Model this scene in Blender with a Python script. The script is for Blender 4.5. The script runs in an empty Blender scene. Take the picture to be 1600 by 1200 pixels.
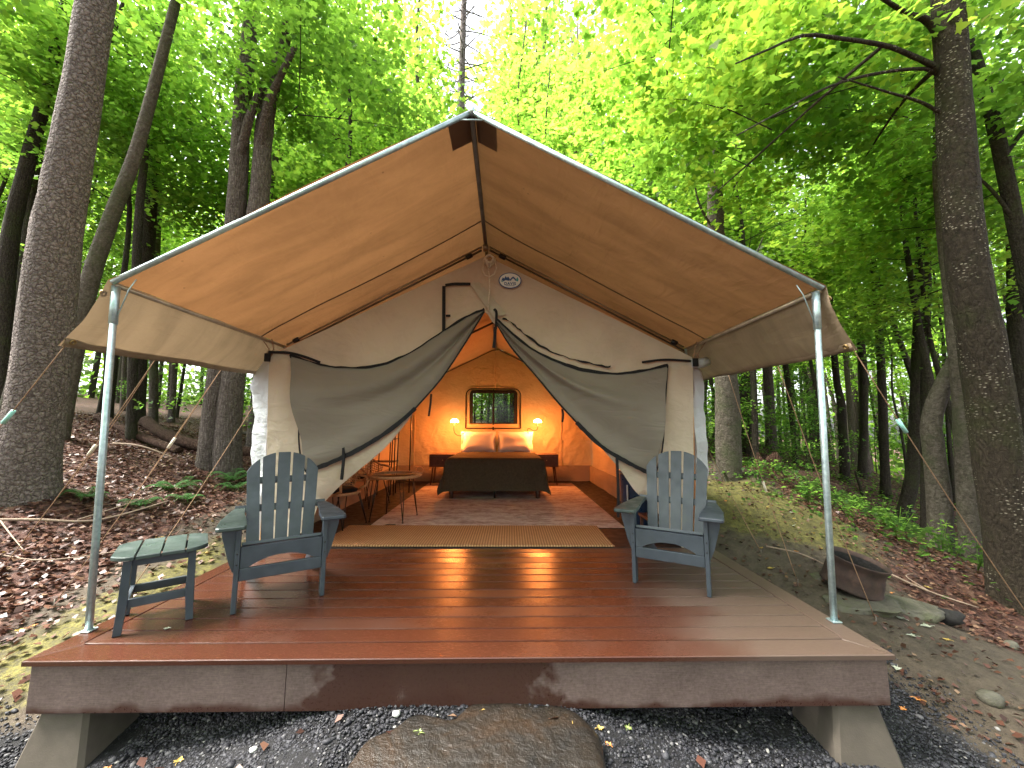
import bpy, bmesh, math, random
import numpy as np
from mathutils import Vector, Matrix, Euler
from mathutils import noise as mnoise

random.seed(7)
RNG = np.random.default_rng(11)
SC = bpy.context.scene
COL = SC.collection
R = math.radians

# ------------------------------------------------------------------ camera
cam_d = bpy.data.cameras.new('camera')
cam_d.sensor_width = 36.0
cam_d.lens = 13.5
cam_d.clip_start = 0.05
cam_d.clip_end = 600.0
cam = bpy.data.objects.new('camera', cam_d)
COL.objects.link(cam)
cam.location = (0.206, -2.259, 1.241)
_p, _y, _r = R(6.47), R(0.95), R(0.13)
_f = Vector((math.sin(_y) * math.cos(_p), math.cos(_y) * math.cos(_p), math.sin(_p)))
_rt = Vector((math.cos(_y), -math.sin(_y), 0))
_up = _rt.cross(_f)
_a = math.cos(_r) * _rt + math.sin(_r) * _up
_b = -math.sin(_r) * _rt + math.cos(_r) * _up
cam.rotation_euler = Matrix((_a, _b, -_f)).transposed().to_euler()
SC.camera = cam

# ------------------------------------------------------------------ sky and sun
SUN_EL, SUN_AZ = 56.0, 272.0        # azimuth measured clockwise from +Y (away from the camera)
world = bpy.data.worlds.new('World')
SC.world = world
world.use_nodes = True
wn = world.node_tree
wn.nodes.clear()
sky = wn.nodes.new('ShaderNodeTexSky')
sky.sky_type = 'NISHITA'
sky.sun_disc = False
sky.sun_elevation = R(SUN_EL)
sky.sun_rotation = R(SUN_AZ)
sky.air_density = 1.0
sky.dust_density = 4.0
sky.ozone_density = 1.0
hsv = wn.nodes.new('ShaderNodeHueSaturation')      # overcast: the blue is washed out to white
hsv.inputs['Saturation'].default_value = 0.25
bg = wn.nodes.new('ShaderNodeBackground')
bg.inputs['Strength'].default_value = 0.15
wo = wn.nodes.new('ShaderNodeOutputWorld')
wn.links.new(sky.outputs[0], hsv.inputs['Color'])
wn.links.new(hsv.outputs[0], bg.inputs['Color'])
wn.links.new(bg.outputs[0], wo.inputs['Surface'])

sun_d = bpy.data.lights.new('sun', 'SUN')
sun_d.energy = 3.7
sun_d.angle = R(24)
sun_d.color = (1.0, 0.95, 0.86)
sun = bpy.data.objects.new('sun', sun_d)
COL.objects.link(sun)
_sd = Vector((math.sin(R(SUN_AZ)) * math.cos(R(SUN_EL)), math.cos(R(SUN_AZ)) * math.cos(R(SUN_EL)), math.sin(R(SUN_EL))))
sun.rotation_euler = (-_sd).to_track_quat('-Z', 'Y').to_euler()
sun.location = _sd * 40

SC.view_settings.view_transform = 'Standard'
SC.view_settings.look = 'None'
SC.view_settings.exposure = 2.45
SC.view_settings.gamma = 1.0
SC.view_settings.use_curve_mapping = False
SC.render.engine = 'CYCLES'
SC.cycles.use_denoising = True
SC.cycles.max_bounces = 12
SC.cycles.diffuse_bounces = 7
SC.cycles.glossy_bounces = 4
SC.cycles.transmission_bounces = 8
SC.cycles.transparent_max_bounces = 8
SC.cycles.sample_clamp_indirect = 6.0
SC.cycles.caustics_reflective = False
SC.cycles.caustics_refractive = False

# ------------------------------------------------------------------ object helpers
def link(name, me, mat=None, parent=None, smooth=False):
    o = bpy.data.objects.new(name, me)
    COL.objects.link(o)
    if mat is not None and me is not None and not me.materials:
        me.materials.append(mat)
    if parent is not None:
        o.parent = parent
    if smooth and me is not None:
        me.shade_smooth()
    return o

def thing(name, label, cat, loc=(0, 0, 0), rotz=0.0, group=None, rot=None):
    o = bpy.data.objects.new(name, None)
    COL.objects.link(o)
    o.empty_display_size = 0.1
    o.location = loc
    o.rotation_euler = rot if rot is not None else (0, 0, rotz)
    o['label'] = label
    o['category'] = cat
    if group:
        o['group'] = group
    return o

def tag(o, label=None, cat=None, group=None, kind=None):
    if label: o['label'] = label
    if cat: o['category'] = cat
    if group: o['group'] = group
    if kind: o['kind'] = kind
    return o

def dup(root, loc, rotz=None, label=None, group=None, rot=None, scale=None):
    r = root.copy()
    COL.objects.link(r)
    r.location = loc
    if rot is not None: r.rotation_euler = rot
    elif rotz is not None: r.rotation_euler = (0, 0, rotz)
    if scale is not None: r.scale = (scale, scale, scale)
    if label: r['label'] = label
    if group: r['group'] = group
    for ch in list(root.children):
        c = ch.copy(); COL.objects.link(c); c.parent = r
        for g in list(ch.children):
            d = g.copy(); COL.objects.link(d); d.parent = c
    return r

def frame_of(d, ref=Vector((0, 0, 1))):
    d = Vector(d).normalized()
    if abs(d.dot(ref)) > 0.97:
        ref = Vector((0, 1, 0))
    u = d.cross(ref).normalized()
    return u, u.cross(d).normalized()

class MB:
    """collects boxes, tubes, sheets; build() links them as one mesh"""
    def __init__(self):
        self.v, self.f, self.sm = [], [], []
    def add(self, vs, fs, smooth=False, M=None):
        n = len(self.v)
        if M is not None:
            vs = [M @ Vector(p) for p in vs]
        self.v += [tuple(p) for p in vs]
        self.f += [tuple(i + n for i in f) for f in fs]
        self.sm += [smooth] * len(fs)
        return self
    def box(self, c, s, bev=0.0, M=None):
        hx, hy, hz = s[0] / 2, s[1] / 2, s[2] / 2
        b = min(bev, hx * .9, hy * .9, hz * .9)
        T = Matrix.Translation(c)
        if M is not None:
            T = M @ T
        if b <= 0:
            vs = [(x, y, z) for x in (-hx, hx) for y in (-hy, hy) for z in (-hz, hz)]
            fs = [(0, 1, 3, 2), (4, 6, 7, 5), (0, 4, 5, 1), (2, 3, 7, 6), (0, 2, 6, 4), (1, 5, 7, 3)]
            return self.add(vs, fs, False, T)
        bm = bmesh.new()
        bmesh.ops.create_cube(bm, size=1.0)
        for v in bm.verts:
            v.co = Vector((v.co.x * 2 * hx, v.co.y * 2 * hy, v.co.z * 2 * hz))
        bmesh.ops.bevel(bm, geom=bm.edges[:], offset=b, segments=2, affect='EDGES', profile=0.6)
        bm.verts.index_update()
        vs = [v.co.copy() for v in bm.verts]
        fs = [[v.index for v in f.verts] for f in bm.faces]
        bm.free()
        return self.add(vs, fs, False, T)
    def tube(self, pts, rad, n=8, cap=True, M=None):
        pts = [Vector(p) for p in pts]
        if not hasattr(rad, '__len__'):
            rad = [rad] * len(pts)
        vs, fs = [], []
        u = None
        for i, p in enumerate(pts):
            a = pts[max(i - 1, 0)]; b = pts[min(i + 1, len(pts) - 1)]
            d = (b - a)
            if d.length < 1e-9: d = Vector((0, 0, 1))
            d.normalize()
            if u is None:
                u, w = frame_of(d)
            else:
                u = (u - d * u.dot(d)).normalized()
                w = u.cross(d).normalized()
            for k in range(n):
                t = 2 * math.pi * k / n
                vs.append(p + (u * math.cos(t) + w * math.sin(t)) * rad[i])
        for i in range(len(pts) - 1):
            for k in range(n):
                a, b = i * n + k, i * n + (k + 1) % n
                fs.append((a, a + n, b + n, b))
        if cap:
            fs.append(tuple(range(n))); fs.append(tuple((len(pts) - 1) * n + k for k in reversed(range(n))))
        return self.add(vs, fs, True, M)
    def lathe(self, prof, n=24, M=None, smooth=True):
        vs, fs = [], []
        for r, z in prof:
            for k in range(n):
                t = 2 * math.pi * k / n
                vs.append((r * math.cos(t), r * math.sin(t), z))
        for i in range(len(prof) - 1):
            for k in range(n):
                a, b = i * n + k, i * n + (k + 1) % n
                fs.append((a, b, b + n, a + n))
        return self.add(vs, fs, smooth, M)
    def prism(self, outline, t, M=None, bev=0.0):
        """outline in local XZ, extruded along Y by t (centred)"""
        n = len(outline)
        if bev > 0:
            cx = sum(p[0] for p in outline) / n; cz = sum(p[1] for p in outline) / n
            def sh(p):
                d = Vector((p[0] - cx, p[1] - cz)); L = d.length
                d = d * ((L - bev) / L) if L > bev else d
                return (cx + d.x, cz + d.y)
            rings = [([sh(p) for p in outline], -t / 2), (outline, -t / 2 + bev), (outline, t / 2 - bev), ([sh(p) for p in outline], t / 2)]
        else:
            rings = [(outline, -t / 2), (outline, t / 2)]
        vs = [(p[0], y, p[1]) for ring, y in rings for p in ring]
        fs = [tuple(range(n))]
        m = len(rings)
        fs.append(tuple((m - 1) * n + k for k in reversed(range(n))))
        for i in range(m - 1):
            for k in range(n):
                a, b = i * n + k, i * n + (k + 1) % n
                fs.append((a, a + n, b + n, b))
        return self.add(vs, fs, False, M)
    def sheet(self, rows, smooth=True, M=None, wrap=False):
        nr, nc = len(rows), len(rows[0])
        vs = [p for r in rows for p in r]
        fs = []
        for i in range(nr - 1):
            for j in range(nc - 1 + (1 if wrap else 0)):
                j2 = (j + 1) % nc
                fs.append((i * nc + j, i * nc + j2, (i + 1) * nc + j2, (i + 1) * nc + j))
        return self.add(vs, fs, smooth, M)
    def mesh(self, name='mesh'):
        me = bpy.data.meshes.new(name)
        me.from_pydata(self.v, [], self.f)
        me.polygons.foreach_set('use_smooth', self.sm)
        me.update()
        return me
    def build(self, name, mat, parent=None, fix=True):
        me = self.mesh(name)
        if fix:
            bm = bmesh.new(); bm.from_mesh(me)
            bmesh.ops.recalc_face_normals(bm, faces=bm.faces[:])
            bm.to_mesh(me); bm.free()
        return link(name, me, mat, parent)

def lerp(a, b, t):
    return a + (b - a) * t

def curve_at(pts, s):
    """arc-length-ish interpolation of a polyline of (x,z) at s in 0..1 (Catmull-Rom)"""
    n = len(pts) - 1
    f = s * n
    i = min(int(f), n - 1)
    t = f - i
    g = lambda k: Vector(pts[max(0, min(n, k))])
    p0, p1, p2, p3 = g(i - 1), g(i), g(i + 1), g(i + 2)
    return 0.5 * ((2 * p1) + (p2 - p0) * t + (2 * p0 - 5 * p1 + 4 * p2 - p3) * t * t + (3 * p1 - p0 - 3 * p2 + p3) * t ** 3)

def npmesh(name, V, F, nper):
    """fast mesh from numpy: V (n,3), F flat loop index array, nper verts per face"""
    me = bpy.data.meshes.new(name)
    nf = len(F) // nper
    me.vertices.add(len(V)); me.vertices.foreach_set('co', V.astype(np.float32).ravel())
    me.loops.add(len(F)); me.loops.foreach_set('vertex_index', F.astype(np.int32))
    me.polygons.add(nf)
    me.polygons.foreach_set('loop_start', np.arange(0, nf * nper, nper, dtype=np.int32))
    me.polygons.foreach_set('loop_total', np.full(nf, nper, dtype=np.int32))
    me.update(calc_edges=True)
    me.validate()
    return me

# ------------------------------------------------------------------ material helpers
class NT:
    def __init__(self, name, coord='Object', offset_random=False):
        self.m = bpy.data.materials.new(name)
        self.m.use_nodes = True
        self.t = self.m.node_tree
        self.n = self.t.nodes
        self.bsdf = self.n['Principled BSDF']
        self.out = self.n['Material Output']
        tc = self.n.new('ShaderNodeTexCoord')
        self.vec = tc.outputs[coord]
        if offset_random:
            oi = self.n.new('ShaderNodeObjectInfo')
            k = self.n.new('ShaderNodeMath'); k.operation = 'MULTIPLY'; k.inputs[1].default_value = 37.0
            self.lk(oi.outputs['Random'], k.inputs[0])
            ad = self.n.new('ShaderNodeVectorMath'); ad.operation = 'ADD'
            self.lk(self.vec, ad.inputs[0]); self.lk(k.outputs[0], ad.inputs[1])
            self.vec = ad.outputs[0]
    def lk(self, a, b): self.t.links.new(a, b)
    def scaled(self, s):
        mp = self.n.new('ShaderNodeMapping')
        mp.inputs['Scale'].default_value = s
        self.lk(self.vec, mp.inputs['Vector'])
        return mp.outputs[0]
    def noise(self, scale, detail=4, rough=0.55, vec=None, dist=0.0):
        x = self.n.new('ShaderNodeTexNoise')
        x.inputs['Scale'].default_value = scale; x.inputs['Detail'].default_value = detail
        x.inputs['Roughness'].default_value = rough; x.inputs['Distortion'].default_value = dist
        self.lk(vec if vec is not None else self.vec, x.inputs['Vector'])
        return x.outputs['Fac']
    def voro(self, scale, feature='F1', vec=None, out='Distance', rnd=1.0):
        x = self.n.new('ShaderNodeTexVoronoi'); x.feature = feature
        x.inputs['Scale'].default_value = scale; x.inputs['Randomness'].default_value = rnd
        self.lk(vec if vec is not None else self.vec, x.inputs['Vector'])
        return x.outputs[out]
    def wave(self, scale, dist=0.0, dirn='X', vec=None):
        x = self.n.new('ShaderNodeTexWave'); x.bands_direction = dirn
        x.inputs['Scale'].default_value = scale; x.inputs['Distortion'].default_value = dist
        self.lk(vec if vec is not None else self.vec, x.inputs['Vector'])
        return x.outputs['Fac']
    def ramp(self, fac, stops, interp='LINEAR'):
        r = self.n.new('ShaderNodeValToRGB')
        r.color_ramp.interpolation = interp
        e = r.color_ramp.elements
        while len(e) < len(stops): e.new(0.5)
        for i, (p, c) in enumerate(stops):
            e[i].position = p
            e[i].color = (*c, 1) if hasattr(c, '__len__') else (c, c, c, 1)
        self.lk(fac, r.inputs[0])
        return r.outputs[0]
    def mix(self, fac, a, b, mode='MIX'):
        x = self.n.new('ShaderNodeMix'); x.data_type = 'RGBA'; x.blend_type = mode
        for sock, val in ((x.inputs[0], fac), (x.inputs[6], a), (x.inputs[7], b)):
            if isinstance(val, bpy.types.NodeSocket): self.lk(val, sock)
            elif hasattr(val, '__len__'): sock.default_value = (*val, 1)
            elif sock is x.inputs[0] or sock == x.inputs[0]: sock.default_value = val
            else: sock.default_value = (val, val, val, 1)
        return x.outputs[2]
    def math(self, op, a, b=0.0, clamp=False):
        x = self.n.new('ShaderNodeMath'); x.operation = op; x.use_clamp = clamp
        for s, val in ((x.inputs[0], a), (x.inputs[1], b)):
            if isinstance(val, bpy.types.NodeSocket): self.lk(val, s)
            else: s.default_value = val
        return x.outputs[0]
    def bump(self, h, strength=0.3, dist=0.01, prev=None):
        b = self.n.new('ShaderNodeBump')
        b.inputs['Strength'].default_value = strength; b.inputs['Distance'].default_value = dist
        self.lk(h, b.inputs['Height'])
        if prev is not None: self.lk(prev, b.inputs['Normal'])
        return b.outputs[0]
    def set(self, base=None, rough=None, normal=None, metal=None, spec=None, emis=None, emis_s=None, coat=None):
        for k, val in (('Base Color', base), ('Roughness', rough), ('Normal', normal), ('Metallic', metal), ('Specular IOR Level', spec),
                       ('Emission Color', emis), ('Emission Strength', emis_s), ('Coat Weight', coat)):
            if val is None: continue
            s = self.bsdf.inputs[k]
            if isinstance(val, bpy.types.NodeSocket): self.lk(val, s)
            elif hasattr(val, '__len__'): s.default_value = (*val, 1)
            else: s.default_value = val
        return self
    def translucent(self, col, amount):
        """mix a translucent lobe in (thin cloth, leaves)"""
        tr = self.n.new('ShaderNodeBsdfTranslucent')
        if isinstance(col, bpy.types.NodeSocket): self.lk(col, tr.inputs[0])
        else: tr.inputs[0].default_value = (*col, 1)
        mx = self.n.new('ShaderNodeMixShader'); mx.inputs[0].default_value = amount
        self.lk(self.bsdf.outputs[0], mx.inputs[1]); self.lk(tr.outputs[0], mx.inputs[2])
        self.lk(mx.outputs[0], self.out.inputs['Surface'])
        return self

def simple(name, col, rough=0.5, metal=0.0, var=0.25, scale=8.0, bump=0.15, bscale=60.0, spec=0.5, rnd=False):
    """a plain material with tone variation and fine relief"""
    k = NT(name, offset_random=rnd)
    f = k.noise(scale, 5, 0.6)
    lo = tuple(c * (1 - var) for c in col); hi = tuple(min(1, c * (1 + var)) for c in col)
    c = k.ramp(f, [(0.3, lo), (0.7, hi)])
    r = k.ramp(k.noise(scale * 1.7, 4), [(0.3, max(0.02, rough - 0.12)), (0.7, min(1, rough + 0.12))])
    nb = k.bump(k.noise(bscale, 3), bump, 0.004)
    k.set(base=c, rough=r, normal=nb, metal=metal, spec=spec)
    return k.m

def canvas_mat(name, col, trans, amount, wrinkle=0.5, grime=0.2, rough=0.85, wscale=1.6, specks=False):
    k = NT(name)
    warped = k.noise(wscale, 3, 0.5, dist=1.6)
    fold = k.noise(wscale * 3.1, 4, 0.5, vec=k.scaled((1.0, 0.45, 1.6)), dist=0.8)
    stain = k.noise(2.3, 6, 0.65)
    c = k.ramp(stain, [(0.32, tuple(x * (1 - grime) for x in col)), (0.55, col), (0.8, tuple(min(1, x * 1.04) for x in col))])
    if specks:
        streak = k.noise(1.0, 5, 0.6, vec=k.scaled((1.1, 5.5, 1.1)), dist=0.5)
        c = k.mix(k.ramp(streak, [(0.42, 0.0), (0.62, 0.34)]), c, tuple(min(1, x * 1.35) for x in col))
        c = k.mix(k.ramp(streak, [(0.30, 0.35), (0.45, 0.0)]), c, tuple(x * 0.7 for x in col))
        sp = k.math('MULTIPLY', k.ramp(k.voro(5.5), [(0.03, 1.0), (0.06, 0.0)]), k.ramp(k.noise(2.0, 2), [(0.5, 0.0), (0.55, 0.7)]))
        c = k.mix(sp, c, tuple(x * 0.3 for x in col))
        tcol = k.mix(k.ramp(streak, [(0.35, 0.0), (0.65, 0.6)]), trans, tuple(min(1, x * 1.7) for x in trans))
        trans = tcol
    weave = k.noise(420, 2, 0.5)
    b1 = k.bump(k.math('ADD', warped, k.math('MULTIPLY', fold, 0.7)), wrinkle, 0.05)
    b2 = k.bump(weave, 0.25, 0.001, b1)
    k.set(base=c, rough=rough, normal=b2, spec=0.2)
    if amount > 0:
        k.translucent(trans, amount)
    return k.m

M = {}
# metals and plastics
def galv():
    k = NT('galvanised_pipe')
    c = k.ramp(k.noise(26, 5, 0.7), [(0.3, (0.30, 0.40, 0.42)), (0.6, (0.50, 0.62, 0.63)), (0.75, (0.62, 0.72, 0.72))])
    k.set(base=c, rough=k.ramp(k.noise(40, 3), [(0.3, 0.32), (0.7, 0.55)]), metal=0.75, normal=k.bump(k.noise(160, 2), 0.12, 0.002))
    return k.m
M['galv'] = galv()
M['dark_pipe'] = simple('weathered_dark_pipe', (0.13, 0.11, 0.09), 0.45, 0.6)
M['tan_pipe'] = simple('tan_tinted_pipe', (0.34, 0.28, 0.2), 0.4, 0.6)
M['black_metal'] = simple('black_powder_coated_metal', (0.012, 0.011, 0.011), 0.4, 0.3)
M['black_web'] = simple('black_webbing', (0.007, 0.007, 0.008), 0.75, 0, 0.3, 40, 0.4, 300, 0.3)
M['rope'] = simple('tan_rope', (0.27, 0.165, 0.10), 0.9, 0, 0.3, 60, 0.6, 350, 0.2)
M['white_rope'] = simple('off_white_cotton_rope', (0.6, 0.53, 0.42), 0.9, 0, 0.2, 60, 0.5, 300, 0.2)
M['mint'] = simple('mint_plastic', (0.30, 0.62, 0.55), 0.4)
M['brass'] = simple('brass_grommet', (0.35, 0.24, 0.1), 0.4, 0.9)
# canvas
M['cream'] = canvas_mat('cream_canvas', (0.50, 0.445, 0.35), (0.60, 0.44, 0.23), 0.13, 0.55, 0.16)
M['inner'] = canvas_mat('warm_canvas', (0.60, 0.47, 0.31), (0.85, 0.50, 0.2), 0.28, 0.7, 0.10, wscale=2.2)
M['fly'] = canvas_mat('tan_fly_canvas', (0.285, 0.162, 0.086), (0.38, 0.18, 0.07), 0.085, 0.9, 0.18, specks=True)
M['flap'] = canvas_mat('tan_fly_valance', (0.25, 0.187, 0.122), (0.33, 0.23, 0.13), 0.08, 0.6, 0.18, specks=True)
M['patch'] = canvas_mat('brown_canvas_patch', (0.16, 0.11, 0.075), (0.2, 0.1, 0.05), 0.1, 0.3)
M['white_vinyl'] = canvas_mat('white_vinyl', (0.52, 0.56, 0.58), (0.8, 0.8, 0.8), 0.2, 0.7, 0.06, 0.45, 2.4)
M['sod'] = canvas_mat('grey_tan_sod_cloth', (0.30, 0.22, 0.15), (0.3, 0.2, 0.1), 0.05, 0.5)
def screen_mat():
    k = NT('grey_insect_screen')
    weave = k.math('MULTIPLY', k.wave(260, 0, 'X'), k.wave(260, 0, 'Z'))
    folds = k.noise(2.2, 3, 0.5, vec=k.scaled((0.8, 1, 2.2)), dist=1.0)
    c = k.mix(k.noise(1.6, 3), (0.170, 0.158, 0.130), (0.235, 0.22, 0.185))
    k.set(base=c, rough=0.75, normal=k.bump(weave, 0.15, 0.001, k.bump(folds, 0.5, 0.05)), spec=0.25)
    k.translucent((0.3, 0.25, 0.18), 0.12)
    return k.m
M['screen'] = screen_mat()
# timber
def deck_mat(name, dry, wet, bias, rnd=True):
    k = NT(name, offset_random=rnd)
    g = k.noise(6, 6, 0.65, vec=k.scaled((1.2, 26, 26)))
    fine = k.noise(40, 3, 0.6, vec=k.scaled((1.0, 14, 14)))
    blot = k.noise(0.7, 4, 0.55)
    w = k.ramp(blot, [(bias - 0.12, 0.0), (bias + 0.12, 1.0)])
    gm = k.n.new('ShaderNodeNewGeometry')
    sx = k.n.new('ShaderNodeSeparateXYZ'); k.lk(gm.outputs['Position'], sx.inputs[0])
    edge = k.math('ADD', sx.outputs['X'], k.math('MULTIPLY', k.math('SUBTRACT', k.noise(1.1, 4, 0.6), 0.5), 0.9))
    dryx = k.ramp(k.math('MULTIPLY', edge, 0.25), [(0.26, 0.0), (0.40, 1.0)])      # boards beyond the drip line have dried
    w = k.math('MULTIPLY', w, k.math('SUBTRACT', 1.0, k.math('MULTIPLY', dryx, 0.85)))
    c0 = k.mix(g, tuple(x * 0.72 for x in dry), tuple(x * 1.2 for x in dry))
    c0 = k.mix(dryx, c0, k.mix(g, (0.062, 0.041, 0.030), (0.112, 0.078, 0.060)))
    c = k.mix(w, c0, k.mix(g, tuple(x * 0.7 for x in wet), tuple(x * 1.25 for x in wet)))
    c_ = k.mix(w, k.mix(g, tuple(x * 0.72 for x in dry), tuple(x * 1.2 for x in dry)), k.mix(g, tuple(x * 0.7 for x in wet), tuple(x * 1.25 for x in wet)))
    drops = k.ramp(k.voro(70), [(0.12, 1.0), (0.2, 0.0)])
    r = k.mix(w, k.ramp(fine, [(0.3, 0.42), (0.7, 0.62)]), k.ramp(fine, [(0.3, 0.13), (0.7, 0.30)]))
    nb = k.bump(k.math('ADD', fine, k.math('MULTIPLY', drops, 0.4)), 0.14, 0.003)
    nb = k.bump(g, 0.12, 0.004, nb)
    k.set(base=c, rough=r, normal=nb, spec=0.5)
    return k.m
M['deck'] = deck_mat('wet_red_brown_composite', (0.062, 0.028, 0.018), (0.055, 0.0175, 0.0092), 0.38)
def fascia_mat():
    k = NT('damp_composite_fascia')
    g = k.noise(9, 6, 0.7, vec=k.scaled((1.5, 30, 22)))
    sp = k.noise(55, 5, 0.75)
    sx = k.n.new('ShaderNodeSeparateXYZ'); k.lk(k.vec, sx.inputs[0])
    # soaked middle under the drip of the fly, with a ragged edge, and damp along the bottom
    xx = k.math('ABSOLUTE', k.math('ADD', sx.outputs['X'], 0.15))
    wob = k.math('MULTIPLY', k.math('SUBTRACT', k.noise(2.6, 5, 0.65), 0.5), 1.6)
    wet = k.math('SUBTRACT', 0.72, k.math('ADD', xx, wob))
    low = k.math('MULTIPLY', k.math('SUBTRACT', k.math('ADD', k.math('MULTIPLY', sx.outputs['Z'], -1.0), k.math('MULTIPLY', k.noise(3.1, 4), 0.22)), 0.345), 18.0)
    w = k.math('MAXIMUM', k.math('MULTIPLY', wet, 5.0), low, True)
    w = k.ramp(w, [(0.0, 0.0), (0.6, 1.0)])
    dry = k.mix(k.ramp(k.math('MULTIPLY', k.math('ADD', g, k.math('ADD', sp, k.noise(1.8, 5, 0.7))), 0.3333), [(0.36, 0.0), (0.64, 1.0)]), (0.045, 0.028, 0.023), (0.175, 0.122, 0.108))
    wetc = k.mix(g, (0.035, 0.015, 0.011), (0.060, 0.027, 0.019))
    k.set(base=k.mix(w, dry, wetc), rough=k.mix(w, 0.7, k.ramp(sp, [(0.3, 0.2), (0.7, 0.42)])), normal=k.bump(g, 0.2, 0.004, k.bump(sp, 0.2, 0.002)), spec=0.45)
    return k.m
M['fascia'] = fascia_mat()
def poly_lumber():
    k = NT('slate_grey_poly_lumber', offset_random=True)
    f = k.noise(10, 5, 0.6)
    g = k.noise(16, 4, 0.6, vec=k.scaled((12, 12, 1.5)))
    c = k.ramp(f, [(0.3, (0.027, 0.037, 0.048)), (0.7, (0.045, 0.058, 0.072))])
    c = k.mix(k.ramp(k.noise(3.2, 6, 0.7), [(0.55, 0.0), (0.75, 0.5)]), c, (0.042, 0.054, 0.044))
    k.set(base=c, rough=k.ramp(k.noise(9, 4), [(0.3, 0.30), (0.7, 0.55)]), normal=k.bump(g, 0.12, 0.003, k.bump(k.noise(90, 2), 0.08, 0.002)))
    return k.m
M['poly'] = poly_lumber()
def green_poly():
    k = NT('green_grey_weathered_lumber', offset_random=True)
    c = k.ramp(k.noise(10, 5, 0.6), [(0.3, (0.026, 0.041, 0.038)), (0.7, (0.046, 0.067, 0.060))])
    k.set(base=c, rough=k.ramp(k.noise(9, 4), [(0.3, 0.25), (0.7, 0.5)]), normal=k.bump(k.noise(60, 3), 0.1, 0.003))
    return k.m
M['poly_green'] = green_poly()
M['walnut'] = simple('dark_walnut', (0.085, 0.034, 0.018), 0.45, 0, 0.35, 14, 0.1)
M['dark_wood'] = simple('dark_stained_wood', (0.07, 0.032, 0.02), 0.5, 0, 0.3, 14, 0.1)
M['rattan'] = simple('natural_rattan', (0.42, 0.22, 0.10), 0.55, 0, 0.25, 30, 0.3, 120)
M['white_linen'] = simple('white_linen', (0.74, 0.70, 0.68), 0.9, 0, 0.05, 4, 0.35, 14, 0.2)
M['blanket'] = simple('olive_brown_blanket', (0.066, 0.052, 0.034), 0.95, 0, 0.2, 30, 0.5, 260, 0.1)
M['black_cushion'] = simple('black_cushion', (0.01, 0.01, 0.01), 0.85, 0, 0.2, 10, 0.3, 120, 0.2)
M['floor_dark'] = simple('dark_brown_tent_floor', (0.008, 0.006, 0.005), 0.55, 0, 0.35, 6, 0.2, 50)
M['blue_plastic'] = simple('dark_blue_plastic', (0.012, 0.026, 0.06), 0.35)
M['concrete'] = simple('cast_concrete', (0.088, 0.074, 0.060), 0.9, 0, 0.16, 7, 0.3, 110, 0.2)
M['badge_white'] = simple('printed_white', (0.7, 0.7, 0.66), 0.5, 0, 0.03)
M['badge_blue'] = simple('printed_blue', (0.02, 0.07, 0.2), 0.5, 0, 0.05)
M['badge_teal'] = simple('printed_teal', (0.06, 0.33, 0.36), 0.5, 0, 0.05)
def table_glass():
    k = NT('smoked_glass_top'); k.set(base=(0.02, 0.012, 0.01), rough=0.05, spec=0.7); return k.m
M['smoked'] = table_glass()
def lampshade():
    k = NT('glowing_opal_shade'); k.set(base=(0.8, 0.7, 0.55), rough=0.4, emis=(1.0, 0.60, 0.24), emis_s=9.0); return k.m
M['lampshade'] = lampshade()
def pane():
    k = NT('clear_vinyl_window')
    tr = k.n.new('ShaderNodeBsdfTransparent'); tr.inputs[0].default_value = (0.80, 0.82, 0.78, 1)
    gl = k.n.new('ShaderNodeBsdfGlossy'); gl.inputs['Roughness'].default_value = 0.12
    gl.inputs['Color'].default_value = (0.8, 0.8, 0.8, 1)
    mx = k.n.new('ShaderNodeMixShader'); mx.inputs[0].default_value = 0.03
    k.lk(tr.outputs[0], mx.inputs[1]); k.lk(gl.outputs[0], mx.inputs[2]); k.lk(mx.outputs[0], k.out.inputs['Surface'])
    return k.m
M['pane'] = pane()
def rug_mat():
    k = NT('faded_rug')
    a = k.noise(3.0, 8, 0.75, vec=k.scaled((0.8, 2.2, 1)), dist=0.6)
    b = k.noise(14, 6, 0.8, vec=k.scaled((0.7, 2.5, 1)))
    c = k.ramp(k.math('MULTIPLY', k.math('ADD', a, b), 0.5), [(0.36, (0.17, 0.095, 0.085)), (0.47, (0.34, 0.26, 0.245)), (0.56, (0.56, 0.50, 0.48)), (0.66, (0.36, 0.23, 0.21))])
    k.set(base=c, rough=0.95, normal=k.bump(b, 0.2, 0.004), spec=0.1)
    return k.m
M['rug'] = rug_mat()
def jute_mat():
    k = NT('woven_jute')
    wx = k.wave(11, 0.8, 'X'); wy = k.wave(9, 0.8, 'Y')
    h = k.math('MULTIPLY', wx, wy)
    c = k.mix(k.ramp(h, [(0.05, 0.0), (0.5, 1.0)]), (0.23, 0.115, 0.05), k.mix(k.noise(9, 4), (0.40, 0.22, 0.10), (0.56, 0.34, 0.17)))
    k.set(base=c, rough=0.95, normal=k.bump(h, 0.8, 0.008), spec=0.1)
    return k.m
M['jute'] = jute_mat()
def rust_mat():
    k = NT('rusty_steel')
    f = k.noise(9, 7, 0.7)
    c = k.ramp(f, [(0.3, (0.020, 0.013, 0.011)), (0.55, (0.048, 0.027, 0.020)), (0.75, (0.085, 0.045, 0.032))])
    k.set(base=c, rough=0.8, normal=k.bump(k.noise(60, 4), 0.3, 0.004), metal=0.15)
    return k.m
M['rust'] = rust_mat()
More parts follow.
